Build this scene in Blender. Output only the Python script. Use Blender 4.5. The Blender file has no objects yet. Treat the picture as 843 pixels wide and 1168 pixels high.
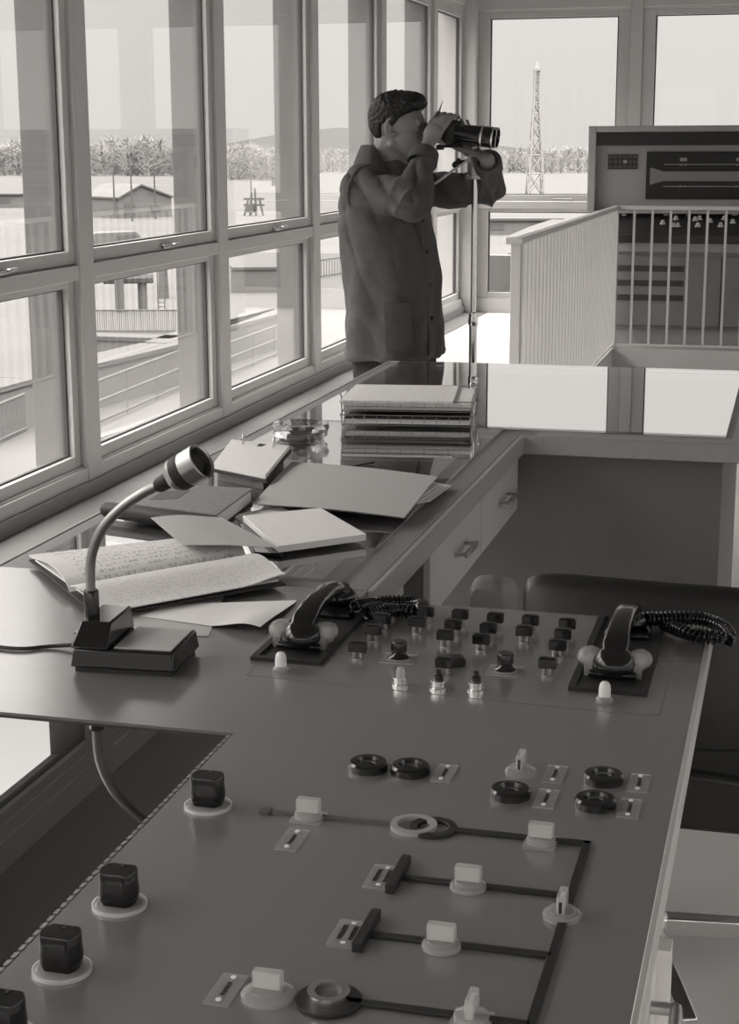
import bpy, bmesh, math, random
from mathutils import Vector, Matrix, noise
random.seed(7)
C = bpy.context.scene.collection
R = math.radians
V = Vector

# ------------------------------------------------------------------ camera
FPX, PITCH, YAW, ROLL = 1853.7, .2211, .25576, -.003167
EYE = 1.5
W, H = 843, 1168
cy, sy, cp, sp = math.cos(YAW), math.sin(YAW), math.cos(PITCH), math.sin(PITCH)
FW = V((-sy*cp, cy*cp, -sp))
r0 = V((cy, sy, 0)); u0 = r0.cross(FW)
RT = math.cos(ROLL)*r0 + math.sin(ROLL)*u0
UP = RT.cross(FW)
cam = bpy.data.cameras.new('camera')
cam.sensor_fit = 'HORIZONTAL'; cam.sensor_width = 36; cam.lens = FPX*36/W
cam.clip_start = .05; cam.clip_end = 5000
co = bpy.data.objects.new('camera', cam); C.objects.link(co)
m3 = Matrix((RT, UP, -FW)).transposed()
co.matrix_world = Matrix.Translation((0, 0, EYE)) @ m3.to_4x4()
bpy.context.scene.camera = co

def ray(x, y): return FW + (x-W/2)/FPX*RT - (y-H/2)/FPX*UP
def P(x, y, z=.75):                       # sight line to a level plane
    d = ray(x, y); t = (z-EYE)/d.z; return V((d.x*t, d.y*t, z))
def PY(x, y, Y):                          # sight line to an upright plane Y
    d = ray(x, y); t = Y/d.y; return V((d.x*t, Y, EYE+d.z*t))
def PX(x, y, X):
    d = ray(x, y); t = X/d.x; return V((X, d.y*t, EYE+d.z*t))

# ------------------------------------------------------------------ materials
MATS = {}
def nodes(name):
    m = bpy.data.materials.new(name); m.use_nodes = True
    nt = m.node_tree; nt.nodes.clear()
    out = nt.nodes.new('ShaderNodeOutputMaterial')
    return m, nt, out
def warm(g): return (g, g*.985, g*.97, 1)
def mat(name, g, rough=.5, metal=0, spec=.5, var=.08, scale=30, bump=0, bscale=200, stretch=None, coat=0, bdist=.002):
    if name in MATS: return MATS[name]
    m, nt, out = nodes(name)
    N, L = nt.nodes.new, nt.links.new
    b = N('ShaderNodeBsdfPrincipled')
    b.inputs['Roughness'].default_value = rough
    b.inputs['Metallic'].default_value = metal
    b.inputs['Specular IOR Level'].default_value = spec
    b.inputs['Coat Weight'].default_value = coat
    tc = N('ShaderNodeTexCoord'); mp = N('ShaderNodeMapping')
    if stretch: mp.inputs['Scale'].default_value = stretch
    L(tc.outputs['Object'], mp.inputs['Vector'])
    nz = N('ShaderNodeTexNoise'); nz.inputs['Scale'].default_value = scale; nz.inputs['Detail'].default_value = 4
    L(mp.outputs['Vector'], nz.inputs['Vector'])
    mx = N('ShaderNodeMix'); mx.data_type = 'RGBA'
    mx.inputs[6].default_value = warm(g*(1-var)); mx.inputs[7].default_value = warm(g*(1+var))
    L(nz.outputs['Fac'], mx.inputs[0]); L(mx.outputs[2], b.inputs['Base Color'])
    if bump:
        n2 = N('ShaderNodeTexNoise'); n2.inputs['Scale'].default_value = bscale; n2.inputs['Detail'].default_value = 3
        L(mp.outputs['Vector'], n2.inputs['Vector'])
        bp = N('ShaderNodeBump'); bp.inputs['Strength'].default_value = bump; bp.inputs['Distance'].default_value = bdist
        L(n2.outputs['Fac'], bp.inputs['Height']); L(bp.outputs['Normal'], b.inputs['Normal'])
    L(b.outputs[0], out.inputs[0]); MATS[name] = m; return m
def sheen(name, f0, power, trans=None, base=.03, rough=.0, top=.96):
    """polished glass: mirror share grows towards grazing sight; under it clear (trans) or a dark body (base)"""
    m, nt, out = nodes(name); N, L = nt.nodes.new, nt.links.new
    lw = N('ShaderNodeLayerWeight'); lw.inputs['Blend'].default_value = .5
    pw = N('ShaderNodeMath'); pw.operation = 'POWER'; pw.inputs[1].default_value = power
    L(lw.outputs['Facing'], pw.inputs[0])
    ma = N('ShaderNodeMath'); ma.operation = 'MULTIPLY_ADD'; ma.inputs[1].default_value = top-f0; ma.inputs[2].default_value = f0
    L(pw.outputs[0], ma.inputs[0])
    gl = N('ShaderNodeBsdfGlossy'); gl.inputs['Roughness'].default_value = rough; gl.inputs['Color'].default_value = (1, 1, 1, 1)
    if trans is not None:
        a = N('ShaderNodeBsdfTransparent'); a.inputs['Color'].default_value = (trans, trans, trans, 1)
    else:
        a = N('ShaderNodeBsdfDiffuse'); a.inputs['Color'].default_value = warm(base)
    mx = N('ShaderNodeMixShader'); L(ma.outputs[0], mx.inputs[0]); L(a.outputs[0], mx.inputs[1]); L(gl.outputs[0], mx.inputs[2])
    L(mx.outputs[0], out.inputs[0]); MATS[name] = m; return m
def clearplastic(name, g, clear, rough=.15):
    m, nt, out = nodes(name); N, L = nt.nodes.new, nt.links.new
    b = N('ShaderNodeBsdfPrincipled'); b.inputs['Base Color'].default_value = warm(g); b.inputs['Roughness'].default_value = rough
    t = N('ShaderNodeBsdfTransparent'); t.inputs['Color'].default_value = (.95, .95, .95, 1)
    mx = N('ShaderNodeMixShader'); mx.inputs[0].default_value = clear
    L(b.outputs[0], mx.inputs[1]); L(t.outputs[0], mx.inputs[2]); L(mx.outputs[0], out.inputs[0]); MATS[name] = m; return m
def paper(name, g, ink=.0, rows=14, axis=0):
    """paper; ink>0 draws rows of handwriting over it in object space"""
    m, nt, out = nodes(name); N, L = nt.nodes.new, nt.links.new
    b = N('ShaderNodeBsdfPrincipled'); b.inputs['Roughness'].default_value = .75; b.inputs['Specular IOR Level'].default_value = .25
    tc = N('ShaderNodeTexCoord'); uv = tc.outputs['UV']
    nz = N('ShaderNodeTexNoise'); nz.inputs['Scale'].default_value = 90; L(tc.outputs['Object'], nz.inputs['Vector'])
    mx = N('ShaderNodeMix'); mx.data_type = 'RGBA'; mx.inputs[6].default_value = warm(g*.95); mx.inputs[7].default_value = warm(g*1.05)
    L(nz.outputs['Fac'], mx.inputs[0]); col = mx.outputs[2]
    if ink > 0:
        sp_ = N('ShaderNodeSeparateXYZ'); L(uv, sp_.inputs[0])
        fr = N('ShaderNodeMath'); fr.operation = 'MULTIPLY'; fr.inputs[1].default_value = rows; L(sp_.outputs[1], fr.inputs[0])
        f2 = N('ShaderNodeMath'); f2.operation = 'FRACT'; L(fr.outputs[0], f2.inputs[0])
        inrow = N('ShaderNodeMath'); inrow.operation = 'LESS_THAN'; inrow.inputs[1].default_value = .62; L(f2.outputs[0], inrow.inputs[0])
        mp = N('ShaderNodeMapping'); mp.inputs['Scale'].default_value = (70, rows*1.2, 1); L(uv, mp.inputs['Vector'])
        n2 = N('ShaderNodeTexNoise'); n2.inputs['Scale'].default_value = 1.0; n2.inputs['Detail'].default_value = 3; L(mp.outputs['Vector'], n2.inputs['Vector'])
        th = N('ShaderNodeMath'); th.operation = 'GREATER_THAN'; th.inputs[1].default_value = .53; L(n2.outputs['Fac'], th.inputs[0])
        x0 = N('ShaderNodeMath'); x0.operation = 'GREATER_THAN'; x0.inputs[1].default_value = .10; L(sp_.outputs[0], x0.inputs[0])
        x1 = N('ShaderNodeMath'); x1.operation = 'LESS_THAN'; x1.inputs[1].default_value = .93; L(sp_.outputs[0], x1.inputs[0])
        prod = inrow.outputs[0]
        for q in (th, x0, x1):
            mm = N('ShaderNodeMath'); mm.operation = 'MULTIPLY'; L(prod, mm.inputs[0]); L(q.outputs[0], mm.inputs[1]); prod = mm.outputs[0]
        mm = N('ShaderNodeMath'); mm.operation = 'MULTIPLY'; mm.inputs[1].default_value = ink; L(prod, mm.inputs[0])
        m2 = N('ShaderNodeMix'); m2.data_type = 'RGBA'; m2.inputs[7].default_value = warm(.06); L(mm.outputs[0], m2.inputs[0]); L(col, m2.inputs[6]); col = m2.outputs[2]
    L(col, b.inputs['Base Color']); L(b.outputs[0], out.inputs[0]); MATS[name] = m; return m

wallpaint = mat('wall_paint', .48, .55, var=.04, scale=8)
framepaint = mat('frame_paint', .44, .45, var=.05, scale=15)
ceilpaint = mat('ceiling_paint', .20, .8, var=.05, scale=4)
floorlino = mat('floor_linoleum', .56, .42, spec=.25, var=.06, scale=6)
gasket = mat('window_gasket', .05, .6)
chrome = mat('chrome', .75, .18, metal=1, var=.03)
steel = mat('brushed_steel', .45, .35, metal=1, var=.1, stretch=(1, 1, 20))
alum = mat('aluminium_edge', .8, .3, metal=.6, var=.04)

console_m = sheen('console_laminate', .04, 2.0, base=.175, rough=.22, top=.66)
sidepaint = mat('console_side_paint', .80, .4, var=.04)
deskwood = mat('desk_top_veneer', .20, .45, var=.12, scale=12, stretch=(8, 1, 1))
deskedge = mat('desk_edge_veneer', .30, .4, var=.1, scale=14, stretch=(3, 3, 1))
drawerp = mat('drawer_paint', .42, .45, var=.04)
darkpanel = mat('dark_desk_panel', .13, .6, var=.06, scale=20)
black = mat('black_plastic', .012, .14, spec=.5, var=.1)
blackm = mat('matt_black', .018, .55, var=.1)
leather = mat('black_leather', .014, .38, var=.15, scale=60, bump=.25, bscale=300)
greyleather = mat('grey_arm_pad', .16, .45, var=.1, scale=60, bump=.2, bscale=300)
micgrey = mat('mic_grey_plate', .42, .4, var=.05)
whitejewel = mat('white_lamp_glass', .85, .25, var=.02)
clearp = clearplastic('clear_plastic', .80, .66, .08)
clearw = clearplastic('frosted_plastic', .80, .40, .2)
clearthin = clearplastic('clear_label', .75, .66, .12)
clearshell = clearplastic('clear_shell', .85, .70, .06)
mimicgrey = mat('grey_mimic_strip', .10, .5)
paint_grey = mat('cabinet_paint', .33, .5, var=.05, scale=10)
paint_dark = mat('cabinet_lower_paint', .23, .55, var=.06, scale=10)
railpaint = mat('rail_paint', .62, .45, var=.04)
pane_m = sheen('window_glass', .02, 4, trans=.985, top=.55)
sheet_m = sheen('plate_glass', .05, 2.0, trans=.93)
inset_m = sheen('dark_plate_glass', .05, 2.0, base=.02, top=.40)
jacket_m = mat('jacket_cloth', .10, .85, spec=.2, var=.2, scale=40, bump=.55, bscale=16, bdist=.014)
trouser_m = mat('trouser_cloth', .035, .9, spec=.2, var=.15, scale=40, bump=.3, bscale=700)
skin_m = mat('skin', .27, .5, spec=.4, var=.08, scale=50)
hair_m = mat('dark_hair', .012, .5, spec=.4, var=.4, scale=40, bump=.8, bscale=150, stretch=(1, 4, 1))
shoe_m = mat('shoe_leather', .02, .35)
paper_w = paper('white_paper', .80)
paper_g = paper('grey_card', .50)
paper_fold = paper('grey_folder', .46)
paper_ink = paper('ledger_page', .74, .36, 12)
paper_ink2 = paper('ledger_page_faint', .74, .16, 14)
paper_txt = paper('typed_sheet', .78, .3, 30)
marble = mat('marbled_cover', .22, .5, var=.45, scale=90)
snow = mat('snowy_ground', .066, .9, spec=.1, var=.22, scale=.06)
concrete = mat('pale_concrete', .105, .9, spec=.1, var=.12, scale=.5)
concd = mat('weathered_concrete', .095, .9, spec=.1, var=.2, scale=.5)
outgrey = mat('hazed_outdoor_grey', .105, .8, spec=.1, var=.1, scale=.5)  # outdoor greys lifted; the haze over the yard is in the colour
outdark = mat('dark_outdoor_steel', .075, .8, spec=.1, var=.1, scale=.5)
treegrey = mat('hazed_twigs', .19, 1, spec=0, var=.25, scale=.12)  # pale grey twigs: distance haze is mixed into their colour
hillm = mat('hazed_hill', .14, 1, spec=0, var=.05, scale=.01)  # far hill kept pale, the haze before it put into its colour
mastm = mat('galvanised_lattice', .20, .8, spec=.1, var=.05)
ceramic = sheen('cut_glass', .12, 1.6, trans=.62)

# ------------------------------------------------------------------ mesh builder
class MB:
    def __init__(s): s.v = []; s.f = []; s.m = []; s.uv = {}
    def add(s, vs, fs, mi=0):
        o = len(s.v); s.v += [V(p) for p in vs]
        for f in fs: s.f.append([i+o for i in f]); s.m.append(mi)
        return o
    def box(s, a, b, mi=0, M=None):
        x0, y0, z0 = a; x1, y1, z1 = b
        vs = [V(p) for p in ((x0,y0,z0),(x1,y0,z0),(x1,y1,z0),(x0,y1,z0),(x0,y0,z1),(x1,y0,z1),(x1,y1,z1),(x0,y1,z1))]
        if M: vs = [M @ p for p in vs]
        s.add(vs, [(0,3,2,1),(4,5,6,7),(0,1,5,4),(1,2,6,5),(2,3,7,6),(3,0,4,7)], mi); return s
    def cbox(s, c, d, mi=0, M=None):
        c = V(c); d = V(d)/2; return s.box(c-d, c+d, mi, M)
    def prism(s, poly, z0, z1, mi=0):       # poly: xy points, any winding
        a = sum(poly[i-1][0]*poly[i][1]-poly[i][0]*poly[i-1][1] for i in range(len(poly)))
        if a < 0: poly = poly[::-1]
        n = len(poly)
        vs = [(p[0], p[1], z0) for p in poly]+[(p[0], p[1], z1) for p in poly]
        fs = [list(range(n))[::-1], list(range(n, 2*n))]+[(i, (i+1) % n, n+(i+1) % n, n+i) for i in range(n)]
        s.add(vs, fs, mi); return s
    def rings(s, rings, mi=0, closed=False, caps=True):
        n = len(rings[0]); vs = [p for r in rings for p in r]; fs = []
        k = len(rings)
        for i in range(k if closed else k-1):
            a, b = i*n, ((i+1) % k)*n
            for j in range(n): fs.append((a+j, a+(j+1) % n, b+(j+1) % n, b+j))
        if caps and not closed: fs.append(list(range(n))[::-1]); fs.append([(k-1)*n+j for j in range(n)])
        s.add(vs, fs, mi); return s
    def tube(s, pts, r, n=10, mi=0, closed=False, caps=True):
        pts = [V(p) for p in pts]; k = len(pts); rs = r if isinstance(r, (list, tuple)) else [r]*k
        rings = []; up = None
        for i, p in enumerate(pts):
            t = (pts[(i+1) % k]-pts[i-1]) if closed else (pts[min(i+1, k-1)]-pts[max(i-1, 0)])
            t.normalize()
            if up is None:
                up = V((0, 0, 1)) if abs(t.z) < .9 else V((1, 0, 0))
            a = t.cross(up).normalized(); up = a.cross(t)
            rings.append([p+rs[i]*(math.cos(q)*a+math.sin(q)*up) for q in [2*math.pi*j/n for j in range(n)]])
        return s.rings(rings, mi, closed, caps)
    def lathe(s, prof, c, n=28, mi=0, M=None, caps=True):
        c = V(c); rings = []
        for r, z in prof:
            ring = [V((r*math.cos(2*math.pi*j/n), r*math.sin(2*math.pi*j/n), z)) for j in range(n)]
            if M: ring = [M @ q for q in ring]
            rings.append([c+q for q in ring])
        return s.rings(rings, mi, caps=caps)
    def ell(s, c, rad, M=None, nu=20, nv=14, mi=0):
        c = V(c); rings = []
        for i in range(1, nv):
            th = math.pi*i/nv
            ring = [V((rad[0]*math.sin(th)*math.cos(2*math.pi*j/nu), rad[1]*math.sin(th)*math.sin(2*math.pi*j/nu), -rad[2]*math.cos(th))) for j in range(nu)]
            rings.append([c+((M @ q) if M else q) for q in ring])
        return s.rings(rings, mi)
    def cap(s, a, b, ra, rb, n=14, mi=0):    # tapered limb with round ends
        a = V(a); b = V(b); d = b-a; L = d.length; d.normalize()
        pts = []; rs = []
        for i in range(1, 5): q = math.pi/2*i/5; pts.append(a-d*ra*math.cos(q)); rs.append(ra*math.sin(q))
        pts.append(a); rs.append(ra); pts.append(b); rs.append(rb)
        for i in range(4, 0, -1): q = math.pi/2*i/5; pts.append(b+d*rb*math.cos(q)); rs.append(rb*math.sin(q))
        return s.tube(pts, rs, n, mi)
    def chain(s, pts, rs, n=12):
        for i in range(len(pts)-1): s.cap(pts[i], pts[i+1], rs[i], rs[i+1], n)
        return s
    def grid(s, fn, nu, nv, th, mi=0):       # fn(u,v)->point; closed sheet of thickness th downwards
        top = [[V(fn(i/nu, j/nv)) for j in range(nv+1)] for i in range(nu+1)]
        vs = [p for row in top for p in row]+[p-V((0, 0, th)) for row in top for p in row]
        n = (nu+1)*(nv+1); ix = lambda i, j: i*(nv+1)+j
        fs = []
        for i in range(nu):
            for j in range(nv):
                fs.append((ix(i,j), ix(i+1,j), ix(i+1,j+1), ix(i,j+1)))
                fs.append((n+ix(i,j), n+ix(i,j+1), n+ix(i+1,j+1), n+ix(i+1,j)))
        for i in range(nu):
            fs.append((ix(i,0), n+ix(i,0), n+ix(i+1,0), ix(i+1,0))); fs.append((ix(i,nv), ix(i+1,nv), n+ix(i+1,nv), n+ix(i,nv)))
        for j in range(nv):
            fs.append((ix(0,j), ix(0,j+1), n+ix(0,j+1), n+ix(0,j))); fs.append((ix(nu,j), n+ix(nu,j), n+ix(nu,j+1), ix(nu,j+1)))
        o = s.add(vs, fs, mi)
        for i in range(nu+1):
            for j in range(nv+1):
                s.uv[o+ix(i,j)] = (i/nu, j/nv); s.uv[o+n+ix(i,j)] = (i/nu, j/nv)
        return s
    def mesh(s, name, mats, origin=V((0,0,0)), angle=38):
        me = bpy.data.meshes.new(name)
        me.from_pydata([p-origin for p in s.v], [], s.f)
        for m in (mats if isinstance(mats, (list, tuple)) else [mats]): me.materials.append(m)
        for p, mi in zip(me.polygons, s.m): p.material_index = mi
        bm = bmesh.new(); bm.from_mesh(me); bmesh.ops.recalc_face_normals(bm, faces=bm.faces); bm.to_mesh(me); bm.free()
        if s.uv:
            ul = me.uv_layers.new()
            for lp in me.loops: ul.data[lp.index].uv = s.uv.get(lp.vertex_index, (0, 0))
        for p in me.polygons: p.use_smooth = True
        me.set_sharp_from_angle(angle=R(angle)); return me
    def base(s):
        n = len(s.v); lo = [min(p[i] for p in s.v) for i in range(3)]; hi = [max(p[i] for p in s.v) for i in range(3)]
        return V(((lo[0]+hi[0])/2, (lo[1]+hi[1])/2, lo[2]))
    def build(s, name, mats, parent=None, bevel=0, angle=38):
        org = wloc(parent) if parent else s.base()
        o = bpy.data.objects.new(name, s.mesh(name, mats, org, angle)); C.objects.link(o)
        if parent: o.parent = parent; WL[o.name] = org
        else: o.location = org; WL[o.name] = org
        if bevel:
            b = o.modifiers.new('bevel', 'BEVEL'); b.width = bevel; b.segments = 2; b.limit_method = 'ANGLE'; b.angle_limit = R(40)
        return o
WL = {}
def wloc(o): return WL[o.name]
def thing(name, loc, label, cat, group=None):
    o = bpy.data.objects.new(name, None); o.empty_display_size = .1; C.objects.link(o); o.location = loc; WL[o.name] = V(loc)
    return tag(o, label, cat, group)
def tag(o, label, cat, group=None, kind=None):
    o['label'] = label; o['category'] = cat
    if group: o['group'] = group
    if kind: o['kind'] = kind
    return o
def struct(o): o['kind'] = 'structure'; return o
def inst(src, parent, loc, name=None, rz=0, label=None):
    c = src.copy(); C.objects.link(c); c.parent = parent; c.location = V(loc)-wloc(parent); c.rotation_euler = (0, 0, rz)
    WL[c.name] = V(loc)
    if label: c['label'] = label
    for ch in list(src.children):
        d = ch.copy(); C.objects.link(d); d.parent = c; d.location = ch.location; d.rotation_euler = ch.rotation_euler
    return c
def spline(pts, n=8):
    pts = [V(p) for p in pts]; out = []
    q = [2*pts[0]-pts[1]]+pts+[2*pts[-1]-pts[-2]]
    for i in range(1, len(q)-2):
        for k in range(n):
            t = k/n; a, b, c, d = q[i-1], q[i], q[i+1], q[i+2]
            out.append(.5*((2*b)+(c-a)*t+(2*a-5*b+4*c-d)*t*t+(3*b-a-3*c+d)*t**3))
    out.append(pts[-1]); return out

vs = bpy.context.scene.view_settings
bpy.context.scene.display_settings.display_device = 'sRGB'
vs.view_transform = 'Standard'; vs.look = 'None'; vs.gamma = 1; vs.use_curve_mapping = False; vs.exposure = .48
# ------------------------------------------------------------------ world: overcast winter sky
w = bpy.data.worlds.new('sky'); bpy.context.scene.world = w; w.use_nodes = True
nt = w.node_tree; nt.nodes.clear(); N, L = nt.nodes.new, nt.links.new
wo = N('ShaderNodeOutputWorld'); bg = N('ShaderNodeBackground'); tc = N('ShaderNodeTexCoord'); sx = N('ShaderNodeSeparateXYZ')
L(tc.outputs['Generated'], sx.inputs[0])
rp = N('ShaderNodeValToRGB'); e = rp.color_ramp.elements
def sk(g): return (g, g*.955, g*.915, 1)
e[0].position = 0; e[0].color = sk(.0455); e[1].position = 1; e[1].color = sk(1)
a = e.new(.20); a.color = sk(.054)
a = e.new(.36); a.color = sk(.27)
a = e.new(.60); a.color = sk(.62)
L(sx.outputs['Z'], rp.inputs[0]); L(rp.outputs[0], bg.inputs['Color']); bg.inputs['Strength'].default_value = 12.0
L(bg.outputs[0], wo.inputs[0])

# ------------------------------------------------------------------ room shell
XW, YB, XR, YF, ZC = -2.97, 14.87, 4.6, -2.6, 2.84
BAYS = [6.54-1.755*5+1.755*i for i in range(10)]           # mullion centres of the left wall
WELL = (-1.325, .75, 8.0, 12.38)                            # stairwell hole x0,x1,y0,y1
fl = MB()
fl.box((XW-.3, YF-.2, -.3), (WELL[0], YB+.3, 0)); fl.box((WELL[1], YF-.2, -.3), (XR+.3, YB+.3, 0))
fl.box((WELL[0], YF-.2, -.3), (WELL[1], WELL[2], 0)); fl.box((WELL[0], WELL[3], -.3), (WELL[1], YB+.3, 0))
struct(fl.build('floor', floorlino))
sw = MB()
x0, x1, y0, y1 = WELL
sw.box((x0-.1, y0-.1, -3.0), (x0, y1+.1, -.3)); sw.box((x1, y0-.1, -3.0), (x1+.1, y1+.1, -.3))
sw.box((x0, y0-.1, -3.0), (x1, y0, -.3)); sw.box((x0, y1, -3.0), (x1, y1+.1, -.3)); sw.box((x0-.1, y0-.1, -3.1), (x1+.1, y1+.1, -3.0))
for i in range(12): sw.box((x0+.9, y0+.05+i*.27, -3.0), (x1, y0+.32+i*.27, -.25-.23*(i)))   # flight going down away from the desk
struct(sw.build('wall_stairwell', wallpaint))
struct(MB().box((XW-.25, YF-.24, ZC), (XR+.25, YB+.24, ZC+.25)).build('ceiling', ceilpaint))

# left wall: low sill wall, head beam, posts
ZS, ZT = .125, 2.66
wl = MB(); wl.box((XW-.24, YF-.2, 0), (XW, YB+.3, ZS)); wl.box((XW-.24, YF-.2, ZT+.06), (XW+.0, YB+.3, ZC))
struct(wl.build('wall_left', wallpaint))
struct(MB().box((XW, YF, 0), (XW+.02, YB, .07)).build('baseboard_left', mat('baseboard_paint', .22, .5), bevel=.004))
tn = 0
finm = mat('outer_fin_concrete', .125, .85, spec=.1, var=.1, scale=5)
def post(a, b, mt=None):
    global tn; tn += 1
    return struct(MB().box(a, b).build('trim_%d' % tn, mt or framepaint, bevel=.006))
for yb in BAYS: post((XW-.08, yb-.07, 0), (XW+.006, yb+.07, ZC)); post((XW-.25, yb-.07, 0), (XW-.08, yb+.07, ZC), finm)
post((XW-.25, YB-.1, 0), (XW+.10, YB+.3, ZC))                # corner post
post((XW, YB+.0, ZC-.16), (XR, YB+.25, ZC))                  # head of the back wall
post((XW+.02, YF, 0), (XW+.22, YB, .006), mat('floor_shade_strip', .13, .6, stretch=(40, 1, 1)))  # dark strip added on the floor, stands in for shade at the wall foot
wn = 0
LOW = (.185, .915); UPR = (1.07, 2.61)
def window(axis, at, s0, s1, inward, sash=.06, lowonly=None, handle=True, low=LOW, upr=UPR):
    """two-light window between posts: tilting upper light over a fixed lower one; axis 'x' -> the wall is a plane x=at"""
    global wn; wn += 1
    def bx(m, s, t, z0, z1, d0, d1):
        # d measured outward from the wall face
        a0, a1 = at-inward*d0, at-inward*d1
        if axis == 'x': m.box((min(a0, a1), s, z0), (max(a0, a1), t, z1))
        else: m.box((s, min(a0, a1), z0), (t, max(a0, a1), z1))
    fr = MB()
    bx(fr, s0, s1, .12, low[0]-.05, .015, .12)               # bottom rail
    bx(fr, s0, s1, low[1]+.03, upr[0]-.06, .0, .12)          # transom
    bx(fr, s0, s1, upr[1]+.05, ZT+.08, .015, .12)
    f = struct(fr.build('window_%d' % wn, framepaint, bevel=.005))
    for nm, (z0, z1), d in (('fixed_sash', low, .03), ('tilting_sash', upr, .018)):
        m = MB()
        bx(m, s0, s0+sash, z0-.055, z1+.05, d, d+.05); bx(m, s1-sash, s1, z0-.055, z1+.05, d, d+.05)
        bx(m, s0+sash, s1-sash, z0-.055, z0, d, d+.05); bx(m, s0+sash, s1-sash, z1, z1+.05, d, d+.05)
        sh = m.build(nm, framepaint, f, bevel=.004)
        g = MB()
        for (a, b, c, e_) in ((s0+sash, s0+sash+.012, z0, z1), (s1-sash-.012, s1-sash, z0, z1), (s0+sash+.012, s1-sash-.012, z0, z0+.008), (s0+sash+.012, s1-sash-.012, z1-.008, z1)):
            bx(g, a, b, c, e_, d+.026, d+.05)
        g.build('glazing_seal', gasket, sh)
        p = MB(); bx(p, s0+sash+.002, s1-sash-.002, z0+.002, z1-.002, d+.034, d+.041)
        p.build('pane', pane_m, sh)
        if nm == 'tilting_sash' and handle:
            h = MB(); mid = (s0+s1)/2+.1
            bx(h, mid-.07, mid+.07, z0-.05, z0-.03, d-.02, d); bx(h, mid+.03, mid+.10, z0-.04, z0-.028, d-.04, d-.02)
            h.build('handle', steel, sh, bevel=.004)
    return f
for i in range(len(BAYS)-1): window('x', XW, BAYS[i]+.07, BAYS[i+1]-.07, 1)
window('x', XW, BAYS[-1]+.07, YB-.10, 1)
# back wall
wb = MB(); wb.box((XW-.2, YB, 0), (XR+.2, YB+.24, .125)); struct(wb.build('wall_back', wallpaint))
xs = [XW+.10, -1.463, .13, 1.72, 3.31, XR]
for i, x in enumerate(xs[1:-1]): post((x-.055, YB-.01, 0), (x+.055, YB+.24, ZC))
for i in range(5):
    a = xs[i] + (0 if i == 0 else .055); b = xs[i+1]-.055
    window('y', YB, a, b, -1, sash=.105)
# right wall: the same glazing on the side the photograph does not show
wr = MB(); wr.box((XR, YF-.2, 0), (XR+.24, YB+.3, .125)); wr.box((XR, YF-.2, ZT+.06), (XR+.24, YB+.3, ZC)); struct(wr.build('wall_right', wallpaint))
for yb in BAYS: post((XR-.006, yb-.07, 0), (XR+.08, yb+.07, ZC)); post((XR+.08, yb-.07, 0), (XR+.25, yb+.07, ZC), finm)
post((XR-.1, YB-.1, 0), (XR+.25, YB+.3, ZC))
for i in range(len(BAYS)-1): window('x', XR, BAYS[i]+.07, BAYS[i+1]-.07, -1)
window('x', XR, BAYS[-1]+.07, YB-.10, -1)
wf = MB(); wf.box((XW-.2, YF-.24, 0), (XR+.2, YF, .125)); wf.box((XW-.2, YF-.24, ZT+.06), (XR+.2, YF, ZC)); struct(wf.build('wall_front', wallpaint))
for i, x in enumerate(xs): post((x-.055, YF-.24, 0), (x+.055, YF+.01, ZC))
for i in range(5): window('y', YF, xs[i]+.055, xs[i+1]-.055, 1, sash=.105)

# ------------------------------------------------------------------ desk
TOP = .75
wt = MB(); ZU = TOP-.042
XL, XE, YN, YR, YE, XEND = -1.39, -.69, 2.625, 4.222, 5.62, .5
wt.prism([(XL, YN), (XE, YN), (XE, YR), (XEND, YR), (XEND, YE), (XL, YE)], ZU, TOP)
worktop = tag(wt.build('worktop', deskwood, bevel=.003), 'L-shaped desk worktop with pale wooden edge, under the glass sheets', 'worktop')
ed = MB()
ed.prism([(XE, YN), (XE+.012, YN), (XE+.012, YR-.012), (XEND, YR-.012), (XEND, YR), (XE, YR)], ZU-.006, TOP+.001)
ed.box((XL-.012, YN, ZU-.006), (XL, YE, TOP+.001)); ed.box((XL-.012, YE, ZU-.006), (XEND, YE+.012, TOP+.001))
ed.build('edge_strip', deskedge, worktop, bevel=.002)
bnd = MB(); bnd.box((XE+.04, YR+.002, TOP), (XEND, YR+.07, TOP+.0012)); bnd.box((-.14, YR+.07, TOP), (XEND, YE-.002, TOP+.0012)); bnd.build('border_band', deskedge, worktop)
g = MB().box((-1.345, 2.66, TOP+.0005), (-.745, 4.285, TOP+.0065)); 
tag(g.build('glass_sheet', sheet_m, bevel=.001), 'plate glass sheet with papers on it, covering the left arm of the desk', 'glass sheet', 'glass sheets on the desk')
g = MB().box((-1.345, 4.30, TOP+.0015), (-.157, 5.605, TOP+.0075))
tag(g.build('glass_sheet', sheet_m, bevel=.001), 'large plate glass sheet on the far arm of the desk, mirroring the back windows', 'glass sheet', 'glass sheets on the desk')
# modesty panel and leg under the far arm
ZP = ZU-.001
dp = MB(); dp.box((XL+.05, YR+.06, 0), (-.162, YR+.09, ZP)); dp.box((XL+.05, YR+.09, 0), (XL+.08, YE-.1, ZP)); dp.box((-.19, YR+.09, 0), (-.162, YE-.1, ZP))
tag(dp.build('desk_pedestal', darkpanel, bevel=.002), 'dark grey panelled pedestal carrying the far arm of the desk', 'desk pedestal')
ep = MB(); ep.box((XL+.05, 2.70, 0), (XE-.03, 3.02, ZP)); 
tag(ep.build('desk_support', drawerp, bevel=.003), 'pale grey support box under the near end of the left desk arm', 'desk support')
lg = MB(); lg.tube([(.42, YR+.12, 0), (.42, YR+.12, ZP)], .022, 14); lg.tube([(.42, YE-.12, 0), (.42, YE-.12, ZP)], .022, 14)
lgm = MB().tube([(.42, YR+.12, 0), (.42, YR+.12, ZU)], .022, 14); lgm.build('leg', steel, worktop)
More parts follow.
